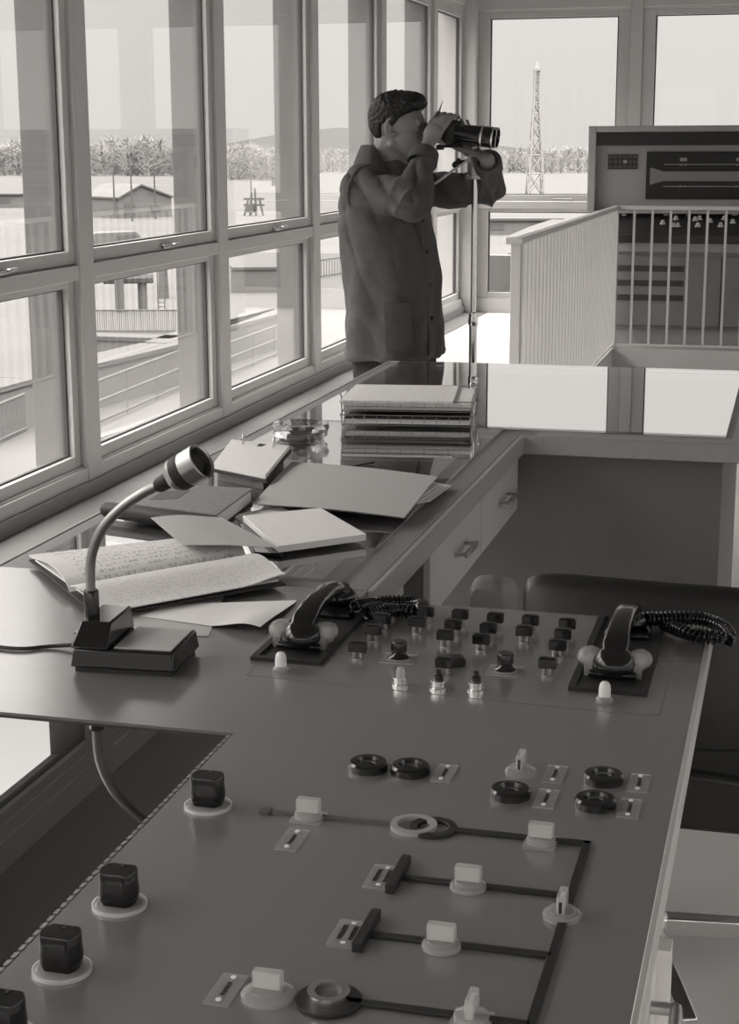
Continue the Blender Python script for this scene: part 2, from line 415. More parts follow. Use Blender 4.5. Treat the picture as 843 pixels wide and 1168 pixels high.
lgm = MB().tube([(.42, YE-.12, 0), (.42, YE-.12, ZU)], .022, 14); lgm.build('leg', steel, worktop)
# drawers hung under the left arm
dt = thing('drawer_unit', V((-1.0, 3.66, ZU-.15)), 'pale two-drawer unit hung under the left arm of the desk', 'drawer unit')
bd = MB(); za, zb = ZU-.150, ZU-.003
bd.box((XE-.40, 3.125, za), (XE-.016, 3.145, zb)); bd.box((XE-.40, 4.185, za), (XE-.016, 4.205, zb)); bd.box((XE-.40, 3.145, za), (XE-.016, 4.185, za+.012)); bd.box((XE-.41, 3.125, za), (XE-.40, 4.205, zb)); bd.box((XE-.40, 3.675, za+.012), (XE-.02, 3.695, zb))
bd.build('carcass', darkpanel, dt)
for (ya, yb_, lab) in ((3.128, 3.68, None), (3.69, 4.203, None)):
    d = MB().box((XE-.016, ya, za-.004), (XE-.0005, yb_, zb)).build('drawer', drawerp, dt, bevel=.002)
    ym = (ya+yb_)/2+.03; zm = ZU-.078
    h = MB(); h.box((XE-.0005, ym-.06, zm-.004), (XE+.028, ym-.050, zm+.004)); h.box((XE-.0005, ym+.050, zm-.004), (XE+.028, ym+.06, zm+.004)); h.box((XE+.020, ym-.06, zm-.006), (XE+.030, ym+.06, zm+.006))
    hh = h.build('handle', steel, d, bevel=.002); hh['label'] = 'steel bow handle'

# ------------------------------------------------------------------ console
CX0, CX1, CY0, CY1 = -1.42, -.107, .70, 2.568
con = thing('control_console', V((-.75, 1.6, 0)), 'wide dark grey control console with switches, lamps and black mimic lines, nearest the viewer', 'control console')
IX0, IX1, IY0, IY1 = -1.36, -.683, .80, 1.906           # glazed opening
tp = MB(); zt0 = TOP-.03
tp.box((IX1, CY0, zt0), (CX1, CY1, TOP)); tp.box((CX0, IY1, zt0), (IX1, CY1, TOP)); tp.box((CX0, CY0, zt0), (IX1, IY0, TOP)); tp.box((CX0, IY0, zt0), (IX0, IY1, TOP))
tp.box((CX0, CY1, zt0), (XE-.0, YN-.002, TOP))
tp.build('top_plate', console_m, con)
e1 = MB(); e1.box((CX1, CY0, zt0-.012), (CX1+.007, CY1+.004, TOP+.001)); e1.build('metal_edge', alum, con, bevel=.001)
ap = MB(); ap.box((CX0+.02, CY0+.02, zt0-.10), (CX1-.008, CY1-.02, zt0)); ap.build('apron', sidepaint, con)
pd = MB(); pd.box((CX0+.02, CY0+.02, .02), (-.135, 1.85, .545)); pd.box((CX0+.02, CY0+.02, .545), (-.20, 1.80, zt0-.10)); pd.box((CX0+.02, 1.842, .0), (-.105, 1.875, .545)); pd.build('cabinet_body', sidepaint, con)
dr = MB().box((-.135, 1.20, .06), (-.122, 1.838, .54)).build('door', sidepaint, con, bevel=.003)
h = MB().tube(spline([(-.122, 1.775, .505), (-.100, 1.775, .505), (-.092, 1.768, .505), (-.092, 1.63, .505), (-.100, 1.622, .505), (-.122, 1.622, .505)], 4), .008, 10)
hd = h.build('handle', steel, dr); hd['label'] = 'steel bow handle on the console door'
il = MB(); il.box((IX0, IY0, TOP-.035), (IX1, IY1, TOP-.004))
gi = il.build('glass_panel', inset_m, con, bevel=.001); gi['label'] = 'dark polished glass panel let into the console'
b2 = MB()
for k in range(62):
    yk = 1.895-k*.0155
    if yk < .82: break
    b2.box((IX1-.0055, yk-.0105, TOP-.006), (IX1-.001, yk, TOP+.0008))
kn = b2.build('notched_strip', steel, con); kn['label'] = 'bright notched metal strip along the glass panel'
se = MB()   # engraved seams of the removable plate behind the telephones
for a, b in (((281, 770), (690, 812)), ((690, 812), (752, 816)), ((752, 816), (778, 716)), ((281, 770), (322, 730))):
    pa, pb = P(*a), P(*b); d = (pb-pa).normalized().cross(V((0, 0, 1)))*.0004
    se.prism([(pa+d)[:2], (pb+d)[:2], (pb-d)[:2], (pa-d)[:2]], TOP, TOP+.0004)
se.build('plate_seam', darkpanel, con)

# mimic diagram strips
ms = MB(); T0, T1 = TOP, TOP+.004
def strip(m, a, b, wd, z1=T1):
    a = V((a[0], a[1], 0)); b = V((b[0], b[1], 0)); d = (b-a).normalized(); s = d.cross(V((0, 0, 1)))*wd/2
    m.prism([(a+s)[:2], (b+s)[:2], (b-s)[:2], (a-s)[:2]], T0, z1)
def ring(m, c, ro, ri, z1, n=40):
    m.lathe([(ri, 0), (ro, 0), (ro, z1-TOP), (ri, z1-TOP), (ri, 0)], (c[0], c[1], TOP), n, caps=False)
XV = sum(P(x, y).x for x, y in ((666, 972), (641, 1060), (615, 1140)))/3
q = lambda x, y: P(x, y)
yA = (q(520, 948).y+q(660, 964).y)/2; yB_ = (q(462, 1003).y+q(640, 1023).y)/2; yC = (q(425, 1067).y+q(615, 1092).y)/2; yD = (q(405, 1146).y+q(540, 1162).y)/2
strip(ms, (q(520, 948).x, yA), (XV+.004, yA), .009); strip(ms, (XV, yA+.0045), (XV, .95), .009)
strip(ms, (q(455, 1003).x, yB_), (XV, yB_), .009); strip(ms, (q(418, 1067).x, yC), (XV, yC), .009); strip(ms, (q(390, 1146).x, yD), (XV, yD), .009)
for a, b in (((462, 984), (446, 1020)), ((427, 1046), (409, 1087))):
    pa, pb = q(*a), q(*b); xm = (pa.x+pb.x)/2; strip(ms, (xm, pa.y), (xm, pb.y), .010, TOP+.010)
cA = q(494, 946); ring(ms, cA, .0275, .0175, TOP+.004)
cD = q(375, 1143); ms.lathe([(.0305, 0), (.0305, .004), (.001, .004)], (cD.x, cD.y, TOP), 40)
o = ms.build('mimic_line', blackm, con, bevel=.0008); o['label'] = 'black raised lines of the mimic diagram'
mg = MB(); cG = q(472, 944); strip(mg, (q(302, 928).x, cG.y), (cG.x-.022, cG.y), .008, TOP+.003); n0_ = len(mg.f); ring(mg, cG, .0265, .019, TOP+.0055); mg.m[n0_:] = [1]*(len(mg.m)-n0_)
mg.cbox((q(302, 928).x, cG.y, TOP+.002), (.012, .014, .004))
o = mg.build('mimic_line', [mimicgrey, mat('grey_mimic_ring', .34, .5)], con); o['label'] = 'grey line and grey ring of the mimic diagram'
rg = MB(); ring(rg, cD, .0195, .0125, TOP+.012); rg.lathe([(.0125, .004), (.0125, .008), (.0005, .0085)], (cD.x, cD.y, TOP), 30, mi=1)
o = rg.build('indicator', [chrome, mimicgrey], con); o['label'] = 'bright ring indicator on a black disc'

# prototypes of the small fittings, built at their first place and copied
def fit(name, mk, mats, places, label=None, bevel=0, sub=None):
    first = None
    for i, pl in enumerate(places):
        p = V((pl[0], pl[1], TOP))
        if first is None:
            m = MB(); mk(m, p); first = m.build(name, mats, con, bevel=bevel); first_p = p
            if label: first['label'] = label
            WL[first.name] = wloc(con)
            if sub:
                for (sn, smk, smat) in sub:
                    m = MB(); smk(m, p); s_ = m.build(sn, smat, first, bevel=.002 if sn == 'grip' else 0); WL[s_.name] = wloc(con)
        else:
            c = first.copy(); C.objects.link(c); c.parent = con; c.location = p-first_p
            for ch in list(first.children):
                d = ch.copy(); C.objects.link(d); d.parent = c
    return first
px = lambda *l: [P(x, y) for x, y in l]
def keycap(m, p): m.cbox(p+V((0, 0, .0185)), (.0265, .014, .0145)); m.cbox(p+V((0, 0, .0262)), (.022, .010, .002))
def keystem(m, p):
    for s in (-.005, .005): m.lathe([(.0032, 0), (.0032, .0118)], p+V((s, 0, 0)), 10)
    m.lathe([(.0085, 0), (.0085, .002), (.0045, .0025)], p, 16)
ky = lambda x, y: P(x, y+12)
fit('push_key', keycap, black, [ky(*k) for k in ((445, 695), (436, 706), (425, 719), (408, 739), (486, 698), (476, 710), (525, 701), (517, 713), (508, 725), (507, 757.5), (565, 705), (557, 717), (549, 730), (605, 708), (598, 720.5), (647, 712), (642, 724), (636, 737), (624.5, 758))], bevel=.0025, sub=[('key_stem', keystem, mat('key_chrome', .38, .35, metal=1))])
def rsel(m, p): m.lathe([(.0155, 0), (.016, .004), (.012, .007), (.010, .012), (.0125, .014), (.0125, .027), (.011, .029), (.001, .029)], p, 24)
def rplate(m, p):
    m.cbox(p+V((0, 0, .001)), (.052, .046, .002)); m.lathe([(.019, .002), (.019, .004), (.0165, .004)], p, 24)
fit('selector_knob', rsel, black, px((455, 752), (576, 766)), sub=[('scale_plate', rplate, clearthin)])
fit('selector_knob', lambda m, p: m.lathe([(.016, 0), (.016, .008), (.012, .013), (.001, .014)], p, 24), blackm, px((519, 758)), label='low black selector knob')
def lampbase(m, p): m.lathe([(.012, 0), (.012, .003), (.0095, .0035), (.0095, .010), (.011, .011), (.011, .0135), (.007, .0135)], p, 24)
def jewel(m, p): m.lathe([(.0068, .0135), (.0068, .022), (.005, .027), (.001, .029)], p, 20)
def stubpair(m, p):
    m.lathe([(.0068, .0135), (.0068, .021), (.004, .0225), (.004, .029), (.001, .0295)], p, 16)
fit('pilot_lamp', lampbase, chrome, px((457, 782)), sub=[('lamp_glass', jewel, clearp)], label='pilot lamp with clear glass')
fit('pilot_lamp', lampbase, chrome, px((500, 786), (543, 788)), sub=[('lamp_cap', stubpair, black)])
def jbase(m, p): m.lathe([(.0125, 0), (.0125, .004), (.011, .006), (.009, .008)], p, 24)
def jdome(m, p): m.lathe([(.0085, .008), (.0085, .018), (.0075, .024), (.005, .028), (.001, .0295)], p, 24)
fit('pilot_lamp', jbase, clearp, px((320.5, 765), (689.5, 800)), sub=[('lamp_glass', jdome, whitejewel)], label='white domed pilot lamp before a telephone')
def bez(m, p): m.lathe([(.0245, 0), (.0245, .008), (.022, .011), (.0145, .0115), (.0125, .007), (.001, .0055)], p, 36)
def bezi(m, p): m.lathe([(.0105, .006), (.0105, .0075), (.0085, .0075), (.0085, .006)], p, 24, caps=False)
fit('indicator_ring', bez, black, px((420, 877), (468, 881), (582, 908), (688, 891), (679, 919)), sub=[('lens', bezi, steel)])
# clear tab knobs
def disc(m, p): m.lathe([(.0195, 0), (.0195, .004), (.017, .006), (.014, .0065), (.014, .009), (.001, .009)], p, 32)
def sqb(m, p): m.cbox(p+V((0, 0, .0015)), (.036, .034, .003)); m.lathe([(.0165, .003), (.016, .0075), (.014, .009), (.001, .009)], p, 32)
def tabx(m, p): m.cbox(p+V((0, 0, .0170)), (.028, .012, .017))
def tabxc(m, p): m.cbox(p+V((0, 0, .0150)), (.023, .007, .0115))
def taby(m, p): m.cbox(p+V((0, 0, .0180)), (.009, .029, .019))
def tabyc(m, p): m.cbox(p+V((0, 0, .0155)), (.005, .024, .0125))
def slot(m, p): m.cbox(p+V((0, -.0142, .0165)), (.003, .001, .012))
kk = lambda x, y: P(x, y)
fit('tab_knob', disc, clearp, [kk(534, 1013), kk(503.5, 1081)], sub=[('grip', tabx, clearshell), ('grip_core', tabxc, clearw)], bevel=.001, label='clear round knob with its tab across the view')
fit('tab_knob', sqb, clearp, [kk(352, 934), kk(617, 963)], sub=[('grip', tabx, clearshell), ('grip_core', tabxc, clearw)], label='clear knob on a square plate')
fit('tab_knob', disc, clearp, [kk(641, 1046), kk(594, 882)], sub=[('grip', taby, clearshell), ('grip_core', tabyc, clearw), ('pointer_slot', slot, blackm)], label='clear round knob with its tab pointing at the viewer')
fit('tab_knob', sqb, clearp, [kk(538, 1166)], sub=[('grip', taby, clearshell), ('grip_core', tabyc, clearw)])
def bigd(m, p): m.lathe([(.025, 0), (.025, .003), (.021, .005), (.016, .006), (.016, .009), (.001, .009)], p, 36)
fit('tab_knob', bigd, clearp, [kk(306, 1136)], sub=[('grip', tabx, clearshell), ('grip_core', tabxc, clearw)], label='clear knob on a wide round plate')
# label plates
def plate(m, p):
    m.cbox(p+V((0, 0, .001)), (.025, .056, .002))
def platetext(m, p):
    for k in range(5): m.cbox(p+V((.0005*(k % 2), -.010+k*.005, .0023)), (.004, .0035, .0006))
def scr(s): return lambda m, p: m.lathe([(.0028, .002), (.0028, .0032), (.001, .0034)], p+V((0, s, 0)), 12)
lp = [(507, 883), (633, 884), (623, 912), (729, 894), (718, 923), (333.5, 959), (258, 1130)]
fit('label_plate', plate, clearthin, px(*lp), sub=[('lettering', platetext, blackm), ('screw', scr(-.0205), whitejewel), ('screw', scr(.0205), whitejewel)])
def plate2(m, p): m.cbox(p+V((0, 0, .0015)), (.031, .054, .003))
def ptext2(m, p):
    for r_ in (-.006, .005):
        for k in range(6): m.cbox(p+V((r_, -.0125+k*.005, .0033)), (.0045, .0036, .0006))
fit('label_plate', plate2, clearthin, px((437, 1002), (397.5, 1067)), sub=[('lettering', ptext2, blackm), ('screw', scr(-.0205), whitejewel), ('screw', scr(.0205), whitejewel)], label='wide clear label plate beside a black bar')
# big black rotary knobs
def kbase(m, p): m.lathe([(.0275, 0), (.0275, .002), (.025, .004), (.021, .0045)], p, 40)
def krim(m, p): m.lathe([(.0262, .0), (.0282, .0), (.0282, .0035), (.0262, .0038), (.0262, .0)], p, 40, caps=False)
def kbody(m, p):
    rings = []
    for z, s in ((.0045, .0175), (.010, .0200), (.018, .0208), (.030, .0195), (.038, .0195), (.0395, .0185)):
        ring_ = []
        for j in range(40):
            t = 2*math.pi*j/40; c, s_ = math.cos(t), math.sin(t)
            k = .74                      # the grip is narrowed front to back
            ring_.append(p+V((s*c, max(-s*k, min(s*k, s*s_)), z)))
        rings.append(ring_)
    m.rings(rings)
def kmark(m, p): m.cbox(p+V((0, .009, .0396)), (.003, .006, .001))
fit('rotary_knob', kbody, black, px((237.5, 920), (136.5, 1033), (71, 1107), (5, 1185)), sub=[('clear_disc', kbase, clearp), ('disc_rim', krim, clearw), ('pointer_mark', kmark, blackm)])

# telephone cradles (recessed black trays) and handsets
def cradle(x0, x1, y0, y1, side):
    m = MB(); f = .010
    m.box((x0, y0, TOP), (x1, y0+f, TOP+.006)); m.box((x0, y1-f, TOP), (x1, y1, TOP+.006)); m.box((x0, y0+f, TOP), (x0+f, y1-f, TOP+.006)); m.box((x1-f, y0+f, TOP), (x1, y1-f, TOP+.006))
    m.box((x0+f, y0+f, TOP-.0), (x1-f, y1-f, TOP+.0015))
    c = m.build('telephone_tray', blackm, con); 
    r_ = MB(); xm = (x0+x1)/2
    for yy in (y0+.09, y1-.09):
        MB().box((xm-.035, yy-.03, TOP+.0015), (xm+.035, yy+.03, TOP+.012)).build('handset_rest', black, c, bevel=.004)
    for s in (-1, 1):
        l_ = MB(); l_.ell((xm+s*.036, y0+.095, TOP+.024), (.019, .026, .014), nu=18, nv=10); l_.box((xm+s*.036-.006, y0+.07, TOP+.0015), (xm+s*.036+.006, y0+.115, TOP+.022))
        k = l_.build('clear_lobe', clearshell, c); k['label'] = 'clear plastic lobe beside the earpiece'
cradle(-.762, -.652, 2.205, 2.560, -1); cradle(-.282, -.172, 2.182, 2.560, 1)
def coilpath(pts, r, turns, per=10):
    sp_ = spline(pts, 24); n = turns*per; out = []
    Ls = [0]
    for a, b in zip(sp_, sp_[1:]): Ls.append(Ls[-1]+(b-a).length)
    j = 0
    for i in range(n+1):
        s = Ls[-1]*i/n
        while j < len(Ls)-2 and Ls[j+1] < s: j += 1
        t = (s-Ls[j])/max(1e-9, Ls[j+1]-Ls[j]); p = sp_[j].lerp(sp_[j+1], t); d = (sp_[j+1]-sp_[j]).normalized()
        a = d.cross(V((0, 0, 1))).normalized(); b = a.cross(d); q_ = 2*math.pi*i/per
        out.append(p+r*(math.cos(q_)*a+math.sin(q_)*b))
    return out
def handset(x, y, label, cordpts, turn=0):
    z = TOP+.012
    t = thing('telephone_handset', V((x, y, z)), label, 'telephone handset', 'console telephone handsets')
    Mr = Matrix.Translation((x, y, 0)) @ Matrix.Rotation(turn, 4, 'Z')
    L_ = .105
    m = MB(); rings = []
    prof = [(-L_-.006, z+.018, .017, .012), (-L_+.010, z+.030, .0200, .012), (-L_*.6, z+.039, .0175, .0110), (-.03, z+.043, .0165, .0110), (.03, z+.043, .0165, .0110), (L_*.6, z+.039, .0175, .0110), (L_-.010, z+.030, .0205, .013), (L_+.006, z+.018, .017, .012)]
    for i, (yy, zz, wx, hz) in enumerate(prof):
        a = prof[max(0, i-1)]; b = prof[min(len(prof)-1, i+1)]; tg = V((0, b[0]-a[0], b[1]-a[1])).normalized(); nrm = V((0, -tg.z, tg.y))
        ring_ = []
        for j in range(20):
            q_ = 2*math.pi*j/20; c, s = math.cos(q_), math.sin(q_)
            sx = (abs(c)**.6)*(1 if c > 0 else -1); sz = (abs(s)**.6)*(1 if s > 0 else -1)
            ring_.append(Mr @ (V((0, yy, zz))+V((wx*sx, 0, 0))+nrm*hz*sz))
        rings.append(ring_)
    m.rings(rings); m.build('grip', black, t)
    for s, nm in ((-1, 'earpiece'), (1, 'mouthpiece')):
        c = MB(); tilt = Matrix.Rotation(s*R(-14), 3, 'X'); tz = Mr.to_3x3() @ tilt
        c.lathe([(.004, .001), (.025, .001), (.030, .005), (.031, .012), (.027, .020), (.020, .027), (.014, .030), (.002, .031)], Mr @ V((0, s*L_, z+.001)), 28, M=tz)
        c.build(nm, black, t)
    cc = MB().tube(coilpath(cordpts, .0092, 40), .0030, 6); o = cc.build('coiled_cord', black, t)
    return t
zc = TOP+.016
pL = [P(405, 692, zc+.01), P(430, 688, zc), P(462, 686.5, zc), P(481, 690, zc), P(474, 697, zc), P(445, 696, zc), P(418, 700, zc)]
handset(-.703, 2.385, 'black telephone handset on the console, left one, beside the papers', pL)
pR = [P(738, 706, zc+.012), P(765, 705, zc+.01), P(800, 706, zc+.008), P(825, 716, zc+.004), P(832, 729, zc-.002), P(812, 727, zc-.002), P(785, 722, zc), P(757, 711, zc)]
handset(-.226, 2.365, 'black telephone handset at the right corner of the console, cord over the edge', pR)

# ------------------------------------------------------------------ railing round the stairwell
RZ = 1.052
rl = thing('stair_railing', V((WELL[0], 10.2, 0)), 'pale painted metal railing with thin upright bars round the stairwell', 'railing')
m = MB(); m.prism([(-1.355, 8.02), (-1.305, 8.02), (-1.305, 12.42), (.70, 12.42), (.70, 12.47), (-1.355, 12.47)], RZ-.018, RZ+.012); m.build('top_rail', railpaint, rl, bevel=.004)
m = MB(); m.prism([(-1.345, 8.06), (-1.320, 8.06), (-1.320, 12.435), (.70, 12.435), (.70, 12.46), (-1.345, 12.46)], .02, .032); m.build('bottom_rail', railpaint, rl)
m = MB().box((-1.362, 7.96, 0), (-1.312, 8.02, RZ-.02)); m.box((-1.385, 7.945, RZ-.02), (-1.302, 8.035, RZ+.012)); m.build('post', railpaint, rl, bevel=.003)
bal = None
def baluster(p):
    global bal
    if bal is None:
        bal = MB().cbox(p+V((0, 0, .535)), (.018, .018, 1.00)).build('baluster', railpaint, rl); bal['base'] = 0; del bal['base']; baluster.p = p
    else:
        c = bal.copy(); C.objects.link(c); c.parent = rl; c.location = p-baluster.p
n = 33
for i in range(n): baluster(V((-1.333, 8.12+i*(12.36-8.12)/(n-1), 0)))
for i in range(1, 15): baluster(V((-1.333+i*.1345, 12.447, 0)))
m = MB().box((-1.352, 12.42, 0), (-1.314, 12.47, RZ-.02)); m.build('post', railpaint, rl, bevel=.003)

# ------------------------------------------------------------------ tall control cabinet by the back windows
cb = thing('control_cabinet', V((-.1, 13.1, 0)), 'tall grey control cabinet with black mimic display behind the stair railing', 'control cabinet')
KX0, KX1, KF = -1.592, 1.45, 12.72
ztop = EYE+.148; zlow = EYE-.485
m = MB(); m.box((KX0, KF, zlow-.02), (KX0+.06, KF+.42, ztop)); m.box((KX1-.06, KF, zlow-.02), (KX1, KF+.42, ztop)); m.box((KX0+.06, KF, ztop-.045), (KX1-.06, KF+.42, ztop)); m.box((KX0+.06, KF+.38, zlow-.02), (KX1-.06, KF+.42, ztop-.045)); m.box((KX0+.06, KF, zlow-.02), (KX1-.06, KF+.38, zlow))
m.build('hood', paint_grey, cb, bevel=.006)
m = MB().box((KX0+.06, KF+.10, zlow), (KX1-.06, KF+.14, ztop-.045)); pf = m.build('face_plate', paint_grey, cb)
m = MB().box((KX0+.06, KF+.02, ztop-.145), (KX1-.06, KF+.098, ztop-.045)); m.build('hood_shade_bar', blackm, cb)  # black bar stands in for the shadow under the hood
# indicator grid
g0 = PY(694, 176, KF+.1); g1 = PY(727, 193, KF+.1)
m = MB().box((g0.x, KF+.088, g1.z), (g1.x, KF+.1, g0.z)); gd = m.build('annunciator', blackm, cb, bevel=.002)
m = MB()
for i in range(6):
    for j in range(3):
        a = g0.x+(g1.x-g0.x)*(i+.14)/6; b = g0.x+(g1.x-g0.x)*(i+.86)/6; c = g1.z+(g0.z-g1.z)*(j+.16)/3; d = g1.z+(g0.z-g1.z)*(j+.84)/3
        m.box((a, KF+.086, c), (b, KF+.089, d), mi=1 if (i, j) == (3, 1) else 0)
m.build('window_grid', [mat('annunciator_cell', .07, .3), mat('lit_cell', .35, .4)], gd)
b0 = PY(738, 173, KF+.1); b1 = PY(737, 227, KF+.1); bz0, bz1 = b1.z, b0.z; bx0 = b0.x; bx1 = 1.15
m = MB().box((bx0, KF+.085, bz0), (bx1, KF+.1, bz1)); dsp = m.build('mimic_display', mat('display_black', .012, .5), cb, bevel=.003)
zz = lambda y: PY(760, y, KF+.085).z
xx = lambda x: PY(x, 200, KF+.085).x
def yplate(m, poly, y0, y1, mi=0):
    n = len(poly); m.add([(p[0], y0, p[1]) for p in poly]+[(p[0], y1, p[1]) for p in poly], [list(range(n)), list(range(n, 2*n))[::-1]]+[(i, n+i, n+(i+1) % n, (i+1) % n) for i in range(n)], mi)
m = MB(); yplate(m, [(xx(741.5), zz(211)), (xx(741.5), zz(191)), (xx(757), zz(195.5)), (bx1, zz(195.5)), (bx1, zz(206.5)), (xx(757), zz(206.5))], KF+.080, KF+.086)
o = m.build('waterway_strip', mat('mimic_water', .22, .5), dsp); o['label'] = 'grey funnel-shaped strip across the black display'
m = MB()
for y in (187.5, 212.5): m.box((xx(757), KF+.083, zz(y)-.003), (bx1, KF+.087, zz(y)+.003))
for x in (779, 843, 905): 
    m.box((xx(x-4), KF+.081, zz(184)), (xx(x+4), KF+.086, zz(180)))
    for y in (188, 212.5):
        for dx in (-2.5, 2.5): m.box((xx(x+dx)-.008, KF+.081, zz(y)-.006), (xx(x+dx)+.008, KF+.086, zz(y)+.006))
m.build('display_symbols', mat('display_lines', .30, .5), dsp)
# sloping desk with knobs
dz1 = zlow-.02; dz0 = EYE-.655; dyo = KF-.17
m = MB(); v = [(KX0+.02, dyo, dz0), (KX0+.02, KF+.1, dz1), (KX0+.02, KF+.1, dz0-.06), (KX0+.02, dyo, dz0-.06)]; v2 = [(KX1-.02, y, z) for (_, y, z) in v]
m.add(v+v2, [(0, 1, 2, 3), (7, 6, 5, 4), (0, 4, 5, 1), (1, 5, 6, 2), (2, 6, 7, 3), (3, 7, 4, 0)])
ds = m.build('sloping_desk', mat('sloping_desk_black', .04, .4), cb, bevel=.004)
m0 = None
for (x, y) in ((712, 246), (726, 244), (756, 256), (768, 259), (771, 251), (773, 259), (793, 252), (796, 259), (798, 251), (810, 254), (822, 259), (826, 251), (836, 255), (760, 246), (785, 247), (838, 246)):
    t_ = 0
    d = ray(x, y); nrm = V((0, -(dz1-dz0), (KF+.1-dyo))).normalized(); p0 = V((0, dyo, dz0)); t_ = (p0-V((0, 0, EYE))).dot(nrm)/d.dot(nrm); p = V((0, 0, EYE))+d*t_
    if m0 is None:
        m = MB().lathe([(.022, 0), (.022, .012), (.016, .016), (.012, .034), (.001, .036)], p, 14); m0 = m.build('knob', clearw, ds); pp = p
    else:
        c = m0.copy(); C.objects.link(c); c.parent = ds; c.location = p-pp
# lower cabinet
m = MB().box((KX0+.02, KF-.13, .135), (KX1-.02, KF+.36, dz0-.062)); lc = m.build('body', paint_dark, cb, bevel=.004)
m = MB().box((KX0+.01, KF-.145, dz0-.13), (KX1-.01, KF-.13, dz0-.062)); m.build('fascia', paint_grey, cb, bevel=.003)
m = MB().box((KX0+.06, KF-.10, 0), (KX1-.06, KF+.30, .135)); m.build('plinth', paint_grey, cb)
dxs = [KX0+.05, -.545, .49, KX1-.05]
for i in range(3):
    m = MB().box((dxs[i]+.006, KF-.152, .16), (dxs[i+1]-.006, KF-.13, dz0-.16)); d = m.build('door', paint_dark, cb, bevel=.004)
    for z in (.372, .482, .592):
        m = MB(); xa, xb = (dxs[i]+.06, dxs[i+1]-.28) if i == 0 else (dxs[i]+.30, dxs[i+1]-.1)
        m.box((xa, KF-.156, z-.022), (xb, KF-.148, z+.022)); 
        lv = m.build('vent', mat('vent_dark', .06, .6), d)

# ------------------------------------------------------------------ desk microphone
mb = P(138, 778)
mic = thing('desk_microphone', V((-.92, 2.14, TOP)), 'desk microphone with a bent chrome gooseneck on the left of the console', 'microphone')
# base corners measured on the table: front edge from (82,768) to (203,772)
fa, fb = P(80, 767), P(199, 774); bk = P(220, 742)
ex = (fb-fa).normalized(); wid = (fb-fa).length; dep = min(.13, (bk-fb).length); ey = V((-ex.y, ex.x, 0))
Mb = Matrix((ex, ey, V((0, 0, 1)))).transposed().to_4x4(); Mb.translation = fa
m = MB(); m.box((.006, .006, 0), (wid-.006, dep-.006, .008), M=Mb); m.build('foot', blackm, mic)
h0 = .036
m = MB(); a = [(0, 0, .008), (wid, 0, .008), (wid, dep, .008), (0, dep, .008), (.004, .006, h0), (wid-.004, .006, h0), (wid-.004, dep-.004, h0), (.004, dep-.004, h0)]
m.add([Mb @ V(q_) for q_ in a], [(0,3,2,1),(4,5,6,7),(0,1,5,4),(1,2,6,5),(2,3,7,6),(3,0,4,7)]); m.build('base', black, mic, bevel=.003)
m = MB(); bw = .058; a = [(0, .002, h0), (bw, .002, h0), (bw, dep-.004, h0), (0, dep-.004, h0), (.008, .030, .070), (bw-.004, .030, .070), (bw-.004, dep-.006, .070), (.008, dep-.006, .070)]
m.add([Mb @ V(q_) for q_ in a], [(0,3,2,1),(4,5,6,7),(0,1,5,4),(1,2,6,5),(2,3,7,6),(3,0,4,7)]); m.build('switch_block', black, mic, bevel=.003)
m = MB().box((bw+.006, .012, h0), (wid-.008, dep-.008, h0+.002), M=Mb); o = m.build('top_plate', micgrey, mic, bevel=.001); o['label'] = 'grey plate on the microphone base'
# gooseneck: in an upright plane through its socket
so = Mb @ V((.030, dep*.55, .070)); Ys = so.y
gp = [PY(106, 716, Ys), PY(105, 695, Ys), PY(103, 660, Ys), PY(105, 632, Ys), PY(117, 603, Ys), PY(138, 580, Ys), PY(163, 562.5, Ys), PY(186, 551, Ys)]
k = so-PY(106, 726, Ys)
gp = [p for p in gp]
base_pt = PY(106, 724, Ys)
m = MB().lathe([(.0115, -.012), (.0115, .034), (.010, .036), (.001, .036)], V((base_pt.x, Ys, so.z)), 20); m.build('collar', black, mic)
sp_ = spline([V((base_pt.x, Ys, so.z+.02))]+gp[1:], 26)
rad = []
for i in range(len(sp_)): rad.append(.0078 if i % 2 else .0070)
m = MB().tube(sp_, rad, 14); m.build('gooseneck', mat('ribbed_neck', .32, .38, metal=1), mic, angle=80)
hd0 = gp[-1]; hd1 = PY(231, 525, Ys-.01); ax = (hd1-hd0).normalized()
rotm = V((0, 0, 1)).rotation_difference(ax).to_matrix(); Lh = (hd1-hd0).length
m = MB().lathe([(.009, -.012), (.0115, -.006), (.0125, .012), (.010, .014)], hd0, 20, M=rotm); m.build('neck_joint', blackm, mic)
m = MB().lathe([(.010, .012), (.020, .018), (.0255, .026), (.0262, Lh*.42)], hd0, 32, M=rotm, caps=False); m.lathe([(.0262, Lh*.62), (.0268, Lh*.98), (.0255, Lh), (.0225, Lh-.003), (.0225, Lh*.7), (.001, Lh*.7)], hd0, 32, M=rotm, caps=False)
m.lathe([(.010, .013), (.0225, .027), (.0240, Lh*.7)], hd0, 32, M=rotm)
hh = m.build('capsule', steel, mic)
m = MB().lathe([(.0262, Lh*.41), (.0265, Lh*.42), (.0265, Lh*.62), (.0262, Lh*.63), (.022, Lh*.63), (.022, Lh*.41), (.0262, Lh*.41)], hd0, 32, M=rotm, caps=False); m.build('black_band', blackm, hh)
m = MB().lathe([(.0222, Lh*.80), (.015, Lh*.83), (.001, Lh*.84)], hd0, 28, M=rotm); m.build('grille', blackm, hh)
cbp = spline([Mb @ V((.0, dep*.8, .012)), P(60, 737, TOP+.004), P(25, 740, TOP+.0035), P(-10, 737, TOP+.0035), P(-60, 730, TOP+.0035)], 8)
m = MB().tube(cbp, .0032, 8); m.build('cable', blackm, mic)

